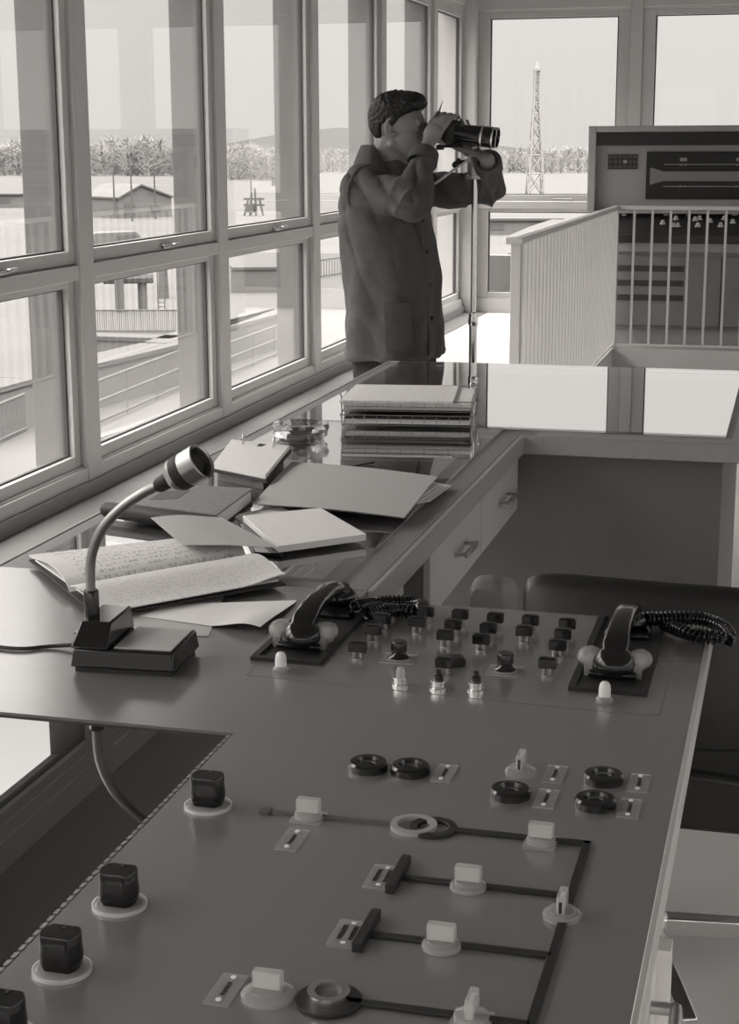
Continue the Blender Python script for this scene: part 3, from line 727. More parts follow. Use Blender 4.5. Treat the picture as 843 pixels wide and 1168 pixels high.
# ------------------------------------------------------------------ papers and things on the glass
G = TOP+.0072
def quad(name, pts, mt, label, cat, group=None, z=G, th=.0012, lift=None, nu=24, nv=18, parent=None):
    """sheet or board through four table points a,b,c,d (a-b far edge, d-c near edge); lift(u,v) raises it"""
    a, b, c, d = [P(*p_, z) for p_ in pts]
    def fn(u, v):
        p = a.lerp(b, u).lerp(d.lerp(c, u), v)
        return p+V((0, 0, th+(lift(u, v) if lift else 0)))
    m = MB().grid(fn, nu, nv, th)
    o = m.build(name, mt, parent)
    if parent is None: tag(o, label, cat, group)
    elif label: o['label'] = label
    return o
sm = lambda t: max(0, min(1, t))**2*(3-2*max(0, min(1, t)))
# loose sheets under the ledger
zq = TOP+.0005
quad('paper_sheet', [(150, 680), (258, 671), (238, 726), (83, 722)], paper_g, 'thin grey sheet lying under the open ledger, at the microphone', 'paper', z=zq, th=.0008)
quad('paper_sheet', [(190, 690), (339, 685), (297, 722), (160, 703)], paper_w, 'pale sheet with a curled corner under the right of the open ledger', 'paper', z=zq+.002, th=.0008, lift=lambda u, v: .012*sm(1-abs(u-.9)*3)*sm(v))
# open ledger: cover, two page blocks
lg0 = thing('ledger', P(170, 660, G), 'open ledger with rows of handwriting, behind the microphone', 'book')
A, B_, G1, G2, L1, L2 = (33, 636), (244, 612), (80, 676), (282, 640), (118, 702), (326, 664)
quad('cover', [(33, 640), (250, 616), (326, 668), (112, 704)], blackm, None, None, z=G+.002, th=.003, parent=lg0)
hL = .024; hR = .016
quad('left_pages', [A, B_, G2, G1], paper_ink, 'far page with rows of dark handwriting', None, z=G+.004, th=.002, lift=lambda u, v: .003+hL*(sm(1-abs(v-.62)*1.5))*(.75+.25*u)-.012*sm((v-.9)*10), parent=lg0)
quad('right_pages', [G1, G2, L2, L1], paper_ink2, 'near page with faint writing', None, z=G+.004, th=.002, lift=lambda u, v: .004+hR*sm(1-abs(v-.35)*1.6)+.010*sm((u-.75)*4)*v, parent=lg0)
def under(name, pts, z0, z1, mt, parent): 
    m = MB().prism([tuple(P(*p_, z0))[:2] for p_ in pts], z0, z1); return m.build(name, mt, parent)
under('page_block', [(40, 640), (243, 615), (318, 663), (120, 696)], G+.005, G+.0085, paper_w, lg0)
# dark bound book with label
bk_ = thing('bound_book', P(200, 575, G), 'thick black-spined book with marbled cover and a pasted label, under the window', 'book')
z1 = G+.034
cov = [(140, 573), (186, 551), (288, 557), (247, 587)]
c4 = [P(*p_, z1) for p_ in cov]
m = MB().prism([tuple(p)[:2] for p in c4], z1-.004, z1); m.build('cover', marble, bk_, bevel=.001)
m = MB().prism([tuple(c4[0].lerp(c4[2], t_)+0*c4[0])[:2] if False else tuple(p.lerp((c4[0]+c4[2])/2, .03))[:2] for p in c4], G+.004, z1-.004); m.build('page_block', paper_w, bk_)
m = MB().prism([tuple(p)[:2] for p in c4], G, G+.004); m.build('back_cover', blackm, bk_)
sp0, sp1 = c4[0]+V((-.004, -.012, 0)), c4[3]+V((.0, -.012, 0))
sp0.z = sp1.z = G+.018
sp0 = sp0+(sp0-sp1).normalized()*.028
m = MB().cap(sp0, sp1, .0165, .0165, 16); m.build('spine', blackm, bk_)
lab = [P(*p_, z1) for p_ in ((185, 560.5), (217, 559.5), (202, 569), (171, 570))]
m = MB().prism([tuple(p)[:2] for p in lab], z1, z1+.0008); o = m.build('label', mat('book_label', .12, .6), bk_); o['label'] = 'dark label pasted on the cover'
# black box-like book under it, pale card over
und = tag(MB().prism([tuple(P(*p_, G))[:2] for p_ in ((272, 600), (306, 607), (322, 636), (290, 634))], G, G+.007).build('notebook', black, bevel=.002), 'black covered notebook showing under the grey card', 'book')
quad('card_sheet', [(172, 592), (252, 586), (317, 620), (209, 623)], paper_g, 'plain grey card lying over the black notebook and the ledger', 'paper', z=G+.041, th=.0012, lift=lambda u, v: .006*sm(1-abs(u-.4)*1.6)*(1-v*.5)-.008*u)
# white pad
wp = [P(*p_, G+.0205) for p_ in ((277, 588), (366, 579), (418, 609), (317, 623))]
m = MB().prism([tuple(p)[:2] for p in wp], G+.0075, G+.0205); o = tag(m.build('writing_pad', paper_w, bevel=.001), 'thick white writing pad between the grey card and the grey folder', 'writing pad')
m = MB().prism([tuple(p)[:2] for p in [P(*q_, G+.001) for q_ in ((265, 588), (318, 577), (345, 590), (290, 606))]], G, G+.0015); tag(m.build('paper_sheet', paper_w), 'white sheet poking out behind the writing pad', 'paper')
# grey folder with papers
fd = thing('folder', P(400, 560, G), 'large plain grey cardboard folder stuffed with papers, mid desk', 'folder')
zf = G+.022; fp = [P(*p_, zf) for p_ in ((333, 527.5), (499, 544.5), (461, 587), (288, 570))]
fb_ = [P(*p_, G) for p_ in ((335, 537), (497, 553), (467, 590), (292, 573))]
m = MB().prism([tuple(p)[:2] for p in fb_], G, G+.002); m.build('back_board', paper_fold, fd)
m = MB().grid(lambda u, v: fp[0].lerp(fp[1], u).lerp(fp[3].lerp(fp[2], u), v)+V((0, 0, .004*math.sin(math.pi*u)-.010*sm((v-.2)*1.2)*(1-u*.3)+.002)), 20, 14, .002); m.build('front_board', paper_fold, fd)
for k in range(4):
    o_ = .004*k; a = [P(*p_, G) for p_ in ((470, 547), (515-k*5, 556+k*2), (490-k*7, 574+k*3), (440, 582))]
    m = MB().prism([tuple(p)[:2] for p in a], G+.003+o_, G+.0045+o_); m.build('leaf', paper_w, fd)
# desk calendar on its stand
cl = thing('desk_calendar', P(290, 535, G), 'two-ring desk calendar on a sloping stand at the window side of the desk', 'desk calendar')
zc0 = G+.035; cp_ = [P(*p_, zc0) for p_ in ((263, 510), (333, 518), (304, 545), (240, 532))]
ctr = sum(cp_, V())/4
rise = lambda p, dz: p+V((0, 0, dz))
a, b, c, d = cp_
m = MB(); th = .006
top4 = [rise(a, .012), rise(b, .012), rise(c, -.006), rise(d, -.006)]
m.add(top4+[rise(p, -th) for p in top4], [(0,1,2,3),(7,6,5,4),(0,4,5,1),(1,5,6,2),(2,6,7,3),(3,7,4,0)]); m.build('board', blackm, cl)
m = MB(); t4 = [rise(p.lerp(ctr, .06), .010) for p in top4]
m.add(t4+[rise(p, -.0095) for p in t4], [(0,1,2,3),(7,6,5,4),(0,4,5,1),(1,5,6,2),(2,6,7,3),(3,7,4,0)]); m.build('leaves', paper_w, cl)
m = MB(); f4 = [t4[0].lerp(t4[3], .05), t4[1].lerp(t4[2], .05), t4[1].lerp(t4[2], .32), t4[0].lerp(t4[3], .32)]
mid = (f4[0]+f4[1])/2; s4 = [mid.lerp(f4[2], .0)+V((0,0,.0008)), mid.lerp(f4[1], .25)+V((0,0,.0008)), (mid.lerp(f4[1], .25)).lerp((f4[2]+f4[3])/2, .35)+V((0,0,.0008)), mid.lerp((f4[2]+f4[3])/2, .4)+V((0,0,.0008))]
m.add(s4+[rise(p, -.0006) for p in s4], [(0,1,2,3),(7,6,5,4),(0,4,5,1),(1,5,6,2),(2,6,7,3),(3,7,4,0)]); m.build('date_patch', blackm, cl)
for t_ in (.25, .78):
    q0 = t4[0].lerp(t4[1], t_); q1 = t4[3].lerp(t4[2], t_); dn = (q1-q0).normalized()
    pts = [q0+dn*.026+dn*(.012*math.cos(x_))+V((0, 0, .022*math.sin(x_))) for x_ in [math.pi*i/12 for i in range(13)]]
    m = MB().tube(pts, .0018, 8); m.build('ring', steel, cl)
m = MB()
for p in (a.lerp(ctr, .15), b.lerp(ctr, .15)):
    m.cap((p.x, p.y, G+.004), p+V((0, 0, .004)), .004, .004, 8)
ff = [d.lerp(ctr, .2), c.lerp(ctr, .2), b.lerp(ctr, .2), a.lerp(ctr, .2)]
m2 = MB().prism([tuple(p)[:2] for p in ff], G, zc0-.012); m2.build('stand', darkpanel, cl)
# pencil
m = MB().cap(P(398, 533, G+.0035), P(426, 527.5, G+.0035), .0028, .0030, 6); tag(m.build('pencil', blackm), 'thin dark pencil lying behind the grey folder', 'pencil')
# cut-glass ashtray
ac = P(343, 500, G); ar = (P(375, 500, G)-P(310, 500, G)).length/2
m = MB(); nn = 24; zt = .042
def star(r, z, amp): return [ac+V((r*(1+amp*(j % 2))*math.cos(2*math.pi*j/nn), r*(1+amp*(j % 2))*math.sin(2*math.pi*j/nn), z)) for j in range(nn)]
m.rings([star(ar*.72, 0, .0), star(ar*.84, .008, .12), star(ar*.98, .020, -.10), star(ar*.90, .032, .12), star(ar*.98, zt, -.05), star(ar*.74, zt, .0), star(ar*.66, .018, .0), star(ar*.3, .012, .0)])
ash = tag(m.build('ashtray', ceramic, angle=10), 'round cut-glass ashtray on the glass sheet near the wire tray', 'ashtray')
m = MB()
for t_ in (.4, 1.9, 3.6, 5.1):
    q_ = ac+V((ar*.85*math.cos(t_), ar*.85*math.sin(t_), zt-.003)); m = MB().cbox(q_, (.016, .016, .010), M=None); m.build('rest_notch', clearp, ash)

# ------------------------------------------------------------------ wire letter tray with two tiers
tr = thing('letter_tray', P(462, 470, G+.001), 'two-tier wire letter tray at the far end of the desk', 'letter tray')
Gt = TOP+.0082
f0, f1 = P(391, 487, Gt), P(537, 489.5, Gt); b1_ = P(548, 446, Gt); b0_ = P(404, 444, Gt)
ux = (f1-f0).normalized(); uy = V((-ux.y, ux.x, 0)); LX = (f1-f0).length; LY = .30
def T(u, v, z): return f0+ux*(u*LX)+uy*(v*LY)+V((0, 0, z))
TWR = .0012
wire = mat('tray_wire', .35, .35, metal=.8)
for k, zb_ in enumerate((.006, .045)):
    m = MB(); hgt = .028
    for z in (zb_, zb_+hgt): m.tube([T(-.02*(z > zb_), -.01*(z > zb_), z), T(1+.02*(z > zb_), -.01*(z > zb_), z), T(1+.02*(z > zb_), 1, z), T(-.02*(z > zb_), 1, z)], TWR if z == zb_ else .0018, 6, closed=True)
    for i in range(12):
        u = i/11; m.tube([T(u*1.04-.02, -.01, zb_+hgt), T(u, 0, zb_), T(u, 1, zb_), T(u*1.04-.02, 1, zb_+hgt)], .0008, 5)
    for j in range(5):
        v = j/4; m.tube([T(-.02, v, zb_+hgt), T(0, v, zb_), T(1, v, zb_), T(1.02, v, zb_+hgt)], .0008, 5)
    o = m.build('wire_basket', wire, tr)
m = MB()
for (u, v) in ((-.01, .02), (1.01, .02), (-.01, .98), (1.01, .98)): m = MB().tube([T(u, v, 0), T(u, v, .080), T(u+(.012 if u > .5 else -.012), v, .094)], .0024, 6); m.build('post', wire, tr)
for k, (zb_, specs) in enumerate(((.0075, [(.02, .99, .03, .013, paper_w, 'lower'), (.015, .985, .0, .005, blackm, 'mid')]), (.0465, [(.005, .995, .02, .008, paper_g, 'lower'), (.0, .995, .02, .010, paper_w, 'mid'), (-.02, .86, -.03, .006, paper_txt, 'top')]))):
    z = zb_
    for n_, (u0, u1, v0, h_, mt, nm) in enumerate(specs):
        z += .0015
        m = MB(); a = [T(u0, v0, z), T(u1, v0, z), T(u1-.01, .97, z), T(u0+.02, .97, z)]
        if mt is paper_txt: 
            m.grid(lambda u, v, a=a, h_=h_: a[3].lerp(a[2], u).lerp(a[0].lerp(a[1], u), v)+V((0, 0, h_)), 4, 4, h_)
        else: m.prism([tuple(p)[:2] for p in a], Gt+z, Gt+z+h_)
        lab_ = {(0, 0): 'white paper bundle in the lower tier of the letter tray', (0, 1): 'dark folder on the bundle in the lower tier of the letter tray', (1, 0): 'grey folder at the bottom of the upper tier of the letter tray', (1, 1): 'white paper bundle in the upper tier of the letter tray', (1, 2): 'topmost typed sheets lying on the wire letter tray'}[(k, n_)]
        tag(m.build('paper_stack', mt), lab_, 'paper stack', 'papers in the wire tray')
        z += h_

# ------------------------------------------------------------------ outside: snowy river-side works below the tower
GZ = -12.0
def O(x, y, z=GZ): return P(x, y, z)
def hgt(p, px_): return (V(p)-V((0, 0, EYE))).dot(FW)*px_/FPX
gm = MB(); gm.box((-2600, -60, GZ-1), (1800, 3200, GZ)); 
# the ground stays clear of the tower itself
struct(gm.build('floor_outside', snow))
struct(MB().box((XW-.6, YF-.5, GZ), (XR+.6, YB+.6, -3.2)).build('wall_tower', concrete))
# snow-covered balcony parapet past the back wall
struct(MB().box((XW-.5, YB+1.55, -.8), (XR+.5, YB+1.75, .42)).build('wall_parapet', concrete))
struct(MB().box((XW-.5, YB+.24, -.95), (XR+.5, YB+1.75, -.3)).build('floor_balcony', snow))
def bare_trees(name, x0, x1, ybase, hpx, n, label, wd=1.0, cat='trees', stuff=True, seed=1):
    rnd = random.Random(seed); m = MB()
    for i in range(n):
        x = x0+(x1-x0)*(i+rnd.random())/n; p = O(x, ybase+rnd.uniform(-2, 1)); h = hgt(p, hpx*rnd.uniform(.7, 1.15)); rr = h*.30*wd
        m.tube([p, p+V((0, 0, h*.5))], h*.02, 5)
        for k in range(70):
            t0 = rnd.uniform(.0, .8); a_ = rnd.uniform(0, 6.283); L2 = h*rnd.uniform(.18, .42)*(1.1-t0*.6)*wd; up_ = rnd.uniform(.3, 1.1)
            q0 = p+V((0, 0, h*t0)); q1 = q0+V((math.cos(a_), math.sin(a_), up_)).normalized()*L2
            m.tube([q0, q0.lerp(q1, .55)+V((0, 0, -L2*.06)), q1], [h*.010, h*.008, h*.004], 4)
    o = m.build(name, treegrey, angle=60); return tag(o, label, cat, kind='stuff' if stuff else None)
bare_trees('tree_line', -60, 700, 197, 30, 260, 'line of bare trees with haze in their grey along the far horizon', seed=3)
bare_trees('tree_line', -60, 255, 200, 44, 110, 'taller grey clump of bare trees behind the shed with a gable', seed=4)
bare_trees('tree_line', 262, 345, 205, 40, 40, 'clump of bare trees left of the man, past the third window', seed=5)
m = MB()
hp = O(300, 181); 
rows = []
for i in range(13):
    u = i/12; pa = O(230+(700-230)*u, 180.0); hh_ = hgt(pa, 26*math.sin(math.pi*min(1, u*1.15+.05))*(.7+.3*math.sin(5*u))+8); d_ = (pa-V((0, 0, GZ))).normalized()
    rows.append([pa+V((0, 0, -3)), pa+V((0, 0, hh_)), pa+d_*220+V((0, 0, hh_*.8)), pa+d_*300+V((0, 0, -3))])
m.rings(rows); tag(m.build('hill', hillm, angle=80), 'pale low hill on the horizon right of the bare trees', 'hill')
# gabled shed
p = O(136, 249); q_ = O(196, 247); ax = (q_-p); Ls = ax.length; ax.normalize(); ay = V((-ax.y, ax.x, 0)); hs = hgt(p, 22)
def fr(o, a, b): 
    M_ = Matrix((a, b, V((0, 0, 1)))).transposed().to_4x4(); M_.translation = o; return M_
M_ = fr(p, ax, ay)
sh = thing('shed', M_ @ V((Ls/2, 5, 0)), 'grey gabled shed in the snowy yard, seen through the second window', 'shed')
m = MB(); pr = [(0, 0), (Ls, 0), (Ls, hs), (Ls*.42, hs*1.62), (0, hs)]
n_ = len(pr); m.add([M_ @ V((a, 0, b)) for a, b in pr]+[M_ @ V((a, 14, b)) for a, b in pr], [list(range(n_)), list(range(n_, 2*n_))[::-1]]+[(i, n_+i, n_+(i+1) % n_, (i+1) % n_) for i in range(n_)]); m.build('walls', outgrey, sh)
m = MB(); ro = [(-.3, hs-.1), (Ls*.42, hs*1.62+.05), (Ls+.3, hs-.1), (Ls+.3, hs+.25), (Ls*.42, hs*1.62+.4), (-.3, hs+.25)]
n_ = 6; m.add([M_ @ V((a, -.4, b)) for a, b in ro]+[M_ @ V((a, 14.4, b)) for a, b in ro], [list(range(n_)), list(range(n_, 2*n_))[::-1]]+[(i, n_+i, n_+(i+1) % n_, (i+1) % n_) for i in range(n_)]); m.build('roof', concd, sh)
m = MB().box((Ls*.1, -.1, 0), (Ls*.30, .05, hs*.75), M=M_); m.build('door', outdark, sh)
m = MB().box((Ls*.6, -.1, hs*.3), (Ls*.78, .05, hs*.6), M=M_); m.build('window', outdark, sh)
# long low buildings
def block(x0, x1, y, hp_, depth, name, label, mt=outgrey, roof=True):
    a, b = O(x0, y), O(x1, y); h = hgt((a+b)/2, hp_); ax = b-a; L_ = ax.length; ax.normalize(); ay = V((-ax.y, ax.x, 0)); M_ = fr(a, ax, ay)
    t = thing(name, M_ @ V((L_/2, depth/2, 0)), label, 'building')
    MB().box((0, 0, 0), (L_, depth, h), M=M_).build('walls', mt, t)
    MB().box((-.4, -.4, h), (L_+.4, depth+.4, h+.35), M=M_).build('roof', snow, t)
    k = max(2, int(L_/7))
    for i in range(min(k, 8)):
        MB().box((L_*(i+.3)/k, -.06, h*.35), (L_*(i+.7)/k, .05, h*.75), M=M_).build('window', outdark, t)
    return t
block(-40, 22, 237, 14, 15, 'warehouse', 'low grey warehouse at the left, seen through the first window')
block(108, 131, 228, 10, 12, 'warehouse', 'small low warehouse left of the gabled shed')
block(310, 350, 212, 9, 12, 'warehouse', 'low pale warehouse past the third window', concrete)
# the parked van below the shed
p = O(108, 287); q_ = O(163, 284); ax = (q_-p); Lv = ax.length; ax.normalize(); ay = V((-ax.y, ax.x, 0)); M_ = fr(p, ax, ay); hv = hgt(p, 21)
vn = thing('van', M_ @ V((Lv/2, 1.1, 0)), 'rounded grey van parked in the yard below the gabled shed', 'van')
m = MB(); pr = [(0, .35), (Lv, .35), (Lv, hv*.5), (Lv*.93, hv*.85), (Lv*.86, hv), (0.15, hv), (0, hv*.9)]
n_ = len(pr); m.add([M_ @ V((a, 0, b)) for a, b in pr]+[M_ @ V((a, 2.2, b)) for a, b in pr], [list(range(n_)), list(range(n_, 2*n_))[::-1]]+[(i, n_+i, n_+(i+1) % n_, (i+1) % n_) for i in range(n_)]); m.build('body', outgrey, vn, bevel=.12)
m = MB(); m.box((Lv*.45, -.03, hv*.5), (Lv*.9, .02, hv*.8), M=M_); m.build('side_window', outdark, vn)
for a in (.2, .8):
    for b in (-.05, 2.05): MB().lathe([(.42, 0), (.42, .22), (.2, .24)], M_ @ V((Lv*a, b+.2, .42)), 16, M=M_.to_3x3() @ Matrix.Rotation(R(90), 3, 'X')).build('wheel', blackm, vn)
# poles
for (x, yb_, yt, lab) in ((131, 249, 196, 'left one of three slim poles before the gabled shed'), (151, 252, 196, 'middle one of three slim poles before the gabled shed'), (177.5, 250, 194, 'right one of three slim poles before the gabled shed'), (287, 244, 196, 'dark signal pole in the yard past the third window')):
    p = O(x, yb_); h = hgt(p, yb_-yt); m = MB().tube([p, p+V((0, 0, h))], [.22, .14], 8); m.cbox(p+V((0, 0, h*.93)), (1.6, .12, .12)); tag(m.build('pole', outdark), lab, 'pole')
# tangled gantry past the third window
p = O(290, 246); h = hgt(p, 34); gw = hgt(p, 20)
gt = thing('gantry', p, 'dark tangled crane gantry in the yard past the third window', 'gantry')
for i, (dx, top) in enumerate(((-1, .5), (-.4, .75), (.2, .9), (.9, .6))):
    MB().tube([p+V((dx*gw*.6, 0, 0)), p+V((dx*gw*.35, 0, h*top))], .22, 6).build('leg', outdark, gt)
for z in (.35, .55): MB().cbox(p+V((0, 0, h*z)), (gw*1.2, .5, h*.07)).build('beam', outdark, gt)
MB().cbox(p+V((-.2*gw, 0, h*.25)), (gw*.5, 2, h*.3)).build('cabin', outdark, gt)
# trestle standing on the quay beyond the second window
p = O(137, 356); p2 = O(163, 354); h = hgt(p, 52); ts = thing('trestle', (p+p2)/2, 'dark two-legged steel trestle behind the quay fence, second window', 'trestle')
for a in (p, p2): MB().tube([a, a+V((0, 0, h))], .42, 8).build('leg', outdark, ts)
MB().tube([p+V((-1.4, 0, h*.72)), p2+V((1, 0, h*.72))], .45, 8).build('beam', outdark, ts)
m = MB(); p3 = p2+V((1.4, 0, 0))
for s in (0, .6): m.tube([p3+V((s, 0, 0)), p3+V((s, 0, h*1.1))], .06, 5)
for i in range(12): m.tube([p3+V((0, 0, h*i/11)), p3+V((.6, 0, h*i/11))], .04, 5)
m.build('ladder', outdark, ts)
p = O(187, 340); tag(MB().tube([p, p+V((0, 0, hgt(p, 40)))], [.5, .38], 10).build('pillar', outdark), 'dark round pillar right of the trestle, second window', 'pillar')
# quay walls and basin
def wallseg(name, pts, h, wd, label, mt=concrete):
    m = MB()
    for a, b in zip(pts, pts[1:]):
        a, b = V(a), V(b); d = (b-a).normalized(); s = V((-d.y, d.x, 0))*wd; 
        m.prism([(a)[:2], (b)[:2], (b+s)[:2], (a+s)[:2]], GZ, GZ+h)
    o = m.build(name, mt); return tag(o, label, 'quay wall')
ZQ = 2.4
def OQ(x, y): return P(x, y, GZ+ZQ)
def quay(pts, label, wd=2.2):
    t = thing('quay_wall', V((sum(p_[0] for p_ in [OQ(*q_) for q_ in pts])/len(pts), sum(p_[1] for p_ in [OQ(*q_) for q_ in pts])/len(pts), GZ)), label, 'quay wall')
    for a, b in zip(pts, pts[1:]):
        a, b = OQ(*a), OQ(*b); d = (b-a).normalized(); s = V((-d.y, d.x, 0))*wd
        if s.dot(a) < 0: s = -s
        MB().prism([a[:2], b[:2], (b+s)[:2], (a+s)[:2]], GZ, GZ+ZQ-.25).build('wall', concd, t)
        s2 = s*1.06; o_ = -s*.06
        MB().prism([(a+o_)[:2], (b+o_)[:2], (b+s2)[:2], (a+s2)[:2]], GZ+ZQ-.25, GZ+ZQ).build('coping', snow, t)
quay([(-40, 452), (36, 432), (205, 392), (330, 346)], 'long snow-topped quay wall running across the lower panes')
quay([(262, 372), (335, 353)], 'short quay wall stub with snow on top, third window', 1.5)
quay([(70, 382), (196, 386)], 'snow-topped cross wall between basin and fence, second window', 1.6)
quay([(264, 305), (345, 304)], 'dark lock wall far below the third window', 3)
def fence(name, a, b, hpx, n, label, rails=2):
    a, b = O(*a), O(*b); h = hgt((a+b)/2, hpx); t = thing(name, (a+b)/2, label, 'fence')
    for i in range(rails):
        z = h*(1-i*.9/max(1, rails-1)); MB().tube([a+V((0, 0, z)), b+V((0, 0, z))], .07, 6).build('rail', outdark, t)
    first = None
    for i in range(n):
        p = a.lerp(b, i/(n-1))
        if first is None: first = MB().tube([p, p+V((0, 0, h))], .035, 5).build('picket', outgrey, t); pp = p
        else:
            c = first.copy(); C.objects.link(c); c.parent = t; c.location = p-pp
fence('fence', (90, 380), (235, 380), 26, 60, 'picket fence along the basin edge, seen through the second window')
fence('fence', (-30, 520), (30, 492), 45, 30, 'picket fence at the lower left, seen through the first window')
fence('handrail', (70, 505), (235, 432), 48, 6, 'open handrail on the near quay, below the second window', 3)
fence('handrail', (235, 440), (335, 398), 36, 5, 'open handrail on the near quay, below the third window', 3)
fence('fence', (360, 318), (400, 312), 20, 14, 'picket fence far below the fourth window')
# rails and kerbs crossing the snow below
for i, (a, b, lab) in enumerate((((60, 520), (260, 452), 'track kerb nearest the tower across the snow'), ((60, 545), (300, 455), 'second track kerb from the handrail across the snow'))):
    a, b = O(*a), O(*b); d = (b-a).normalized(); s = V((-d.y, d.x, 0))*.25
    tag(MB().prism([(a+s)[:2], (b+s)[:2], (b-s)[:2], (a-s)[:2]], GZ, GZ+.18).build('track_kerb', concd), lab, 'kerb')
# embankment wall and buildings beyond the back windows
quay([(530, 316), (560, 298), (640, 258), (700, 236)], 'snow-topped embankment wall rising to the right past the back window', 4)
t = block(540, 640, 268, 16, 12, 'arcade_building', 'low grey building with a row of dark openings past the back window', outgrey)
# lattice mast
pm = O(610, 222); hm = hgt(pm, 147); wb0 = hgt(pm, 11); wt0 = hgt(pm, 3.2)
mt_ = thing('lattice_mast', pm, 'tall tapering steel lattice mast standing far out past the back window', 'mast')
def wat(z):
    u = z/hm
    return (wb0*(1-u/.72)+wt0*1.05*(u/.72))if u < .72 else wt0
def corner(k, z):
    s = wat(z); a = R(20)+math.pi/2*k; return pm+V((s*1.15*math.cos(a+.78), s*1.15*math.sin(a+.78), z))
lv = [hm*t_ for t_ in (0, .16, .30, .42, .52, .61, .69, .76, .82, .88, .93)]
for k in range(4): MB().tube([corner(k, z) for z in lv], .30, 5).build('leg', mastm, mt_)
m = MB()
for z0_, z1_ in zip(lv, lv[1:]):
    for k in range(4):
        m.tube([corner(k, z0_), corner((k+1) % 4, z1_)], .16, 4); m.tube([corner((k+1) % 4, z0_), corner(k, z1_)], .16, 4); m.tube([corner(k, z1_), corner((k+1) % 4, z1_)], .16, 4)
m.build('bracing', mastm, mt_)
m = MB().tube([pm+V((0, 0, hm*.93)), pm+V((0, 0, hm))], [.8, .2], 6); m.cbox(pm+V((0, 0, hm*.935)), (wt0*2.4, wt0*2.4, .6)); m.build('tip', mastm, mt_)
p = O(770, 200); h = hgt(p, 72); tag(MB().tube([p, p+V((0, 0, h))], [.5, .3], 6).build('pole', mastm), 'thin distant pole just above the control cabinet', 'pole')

# ------------------------------------------------------------------ chair
ch = thing('armchair', V((-.19, 2.85, 0)), 'black leather swivel armchair with chrome base, tucked behind the console', 'armchair')
def rr(x0, x1, y0, y1, z0, z1, nm, mt, bev, M=None): 
    return MB().box((x0, y0, z0), (x1, y1, z1), M=M).build(nm, mt, ch, bevel=bev)
zb1 = PY(700, 666, 2.68).z; xb0 = PY(597, 670, 2.68).x
bt = MB(); nu = 16; rings = []
for i in range(nu+1):
    u = i/nu; x = xb0+u*.46; bow = -.03*math.sin(math.pi*u); zt_ = zb1+.016-.012*(abs(u-.5)*2)**3-.010*u
    e_ = .010*(1-sm(min(u, 1-u)*12)); 
    pr = [(2.665+bow, .50), (2.645+bow, .60), (2.670+bow, zt_-.02-e_), (2.690+bow, zt_-e_), (2.715+bow, zt_-e_), (2.735+bow, zt_-.02-e_), (2.71+bow, .60), (2.72+bow, .50)]
    rings.append([V((x, y_, z_)) for y_, z_ in pr])
bt.rings(rings); bt.build('backrest', leather, ch, bevel=.012, angle=60)
st = MB(); rings = []
for i in range(9):
    u = i/8; y_ = 2.655+u*.48; cr = .012*math.sin(math.pi*u)
    rings.append([V((xb0+.02, y_, .35)), V((xb0+.44, y_, .35)), V((xb0+.46, y_, .38)), V((xb0+.45, y_, .45+cr)), V((xb0+.23, y_, .465+cr)), V((xb0+.01, y_, .45+cr)), V((xb0, y_, .38))])
st.rings(rings); st.build('seat', leather, ch, bevel=.012, angle=60)
MB().box((xb0+.05, 2.70, .335), (xb0+.41, 3.08, .352)).build('seat_pan', darkpanel, ch, bevel=.006)
for s, lab in ((PY(555, 680, 2.87).x-.03, 'padded grey left armrest'), (xb0+.485, None)):
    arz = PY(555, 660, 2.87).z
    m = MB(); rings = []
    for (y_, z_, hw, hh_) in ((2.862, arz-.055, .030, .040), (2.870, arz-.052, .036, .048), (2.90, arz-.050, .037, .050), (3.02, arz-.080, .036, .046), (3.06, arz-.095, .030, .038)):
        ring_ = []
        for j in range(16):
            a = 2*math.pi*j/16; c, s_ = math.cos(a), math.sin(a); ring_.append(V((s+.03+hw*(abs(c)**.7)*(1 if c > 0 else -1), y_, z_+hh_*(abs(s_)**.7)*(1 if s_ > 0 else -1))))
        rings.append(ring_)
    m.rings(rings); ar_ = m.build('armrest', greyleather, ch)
    if lab: ar_['label'] = lab
    m = MB().tube(spline([(s+.03, 3.03, arz-.10), (s+.03, 3.05, .50), (s+.03, 3.02, .40), (s+.10 if s < xb0 else s-.04, 2.95, .345)], 6), .011, 10); m.build('arm_bracket', chrome, ch)
cxh, cyh = -.219, 2.83
MB().lathe([(.030, .10), (.030, .22), (.022, .23), (.022, .33)], (cxh, cyh, 0), 20).build('column', chrome, ch)
MB().lathe([(.05, .06), (.05, .10), (.035, .125)], (cxh, cyh, 0), 24).build('hub', chrome, ch)
for k in range(4):
    a = R(21.5)+math.pi/2*k; d = V((math.cos(a), math.sin(a), 0)); sd = V((-d.y, d.x, 0)); c0 = V((cxh, cyh, 0))
    m = MB(); rings = []
    for (t_, zb_, zt_, hw) in ((.03, .065, .10, .018), (.20, .045, .078, .016), (.30, .034, .058, .014)):
        p = c0+d*t_; rings.append([p+sd*hw+V((0, 0, zb_)), p-sd*hw+V((0, 0, zb_)), p-sd*hw+V((0, 0, zt_)), p+sd*hw+V((0, 0, zt_))])
    m.rings(rings); m.build('leg', chrome, ch, bevel=.003)
    m = MB().lathe([(.016, 0), (.020, .006), (.020, .03), (.012, .036)], c0+d*.29, 16); m.build('glide', blackm, ch)

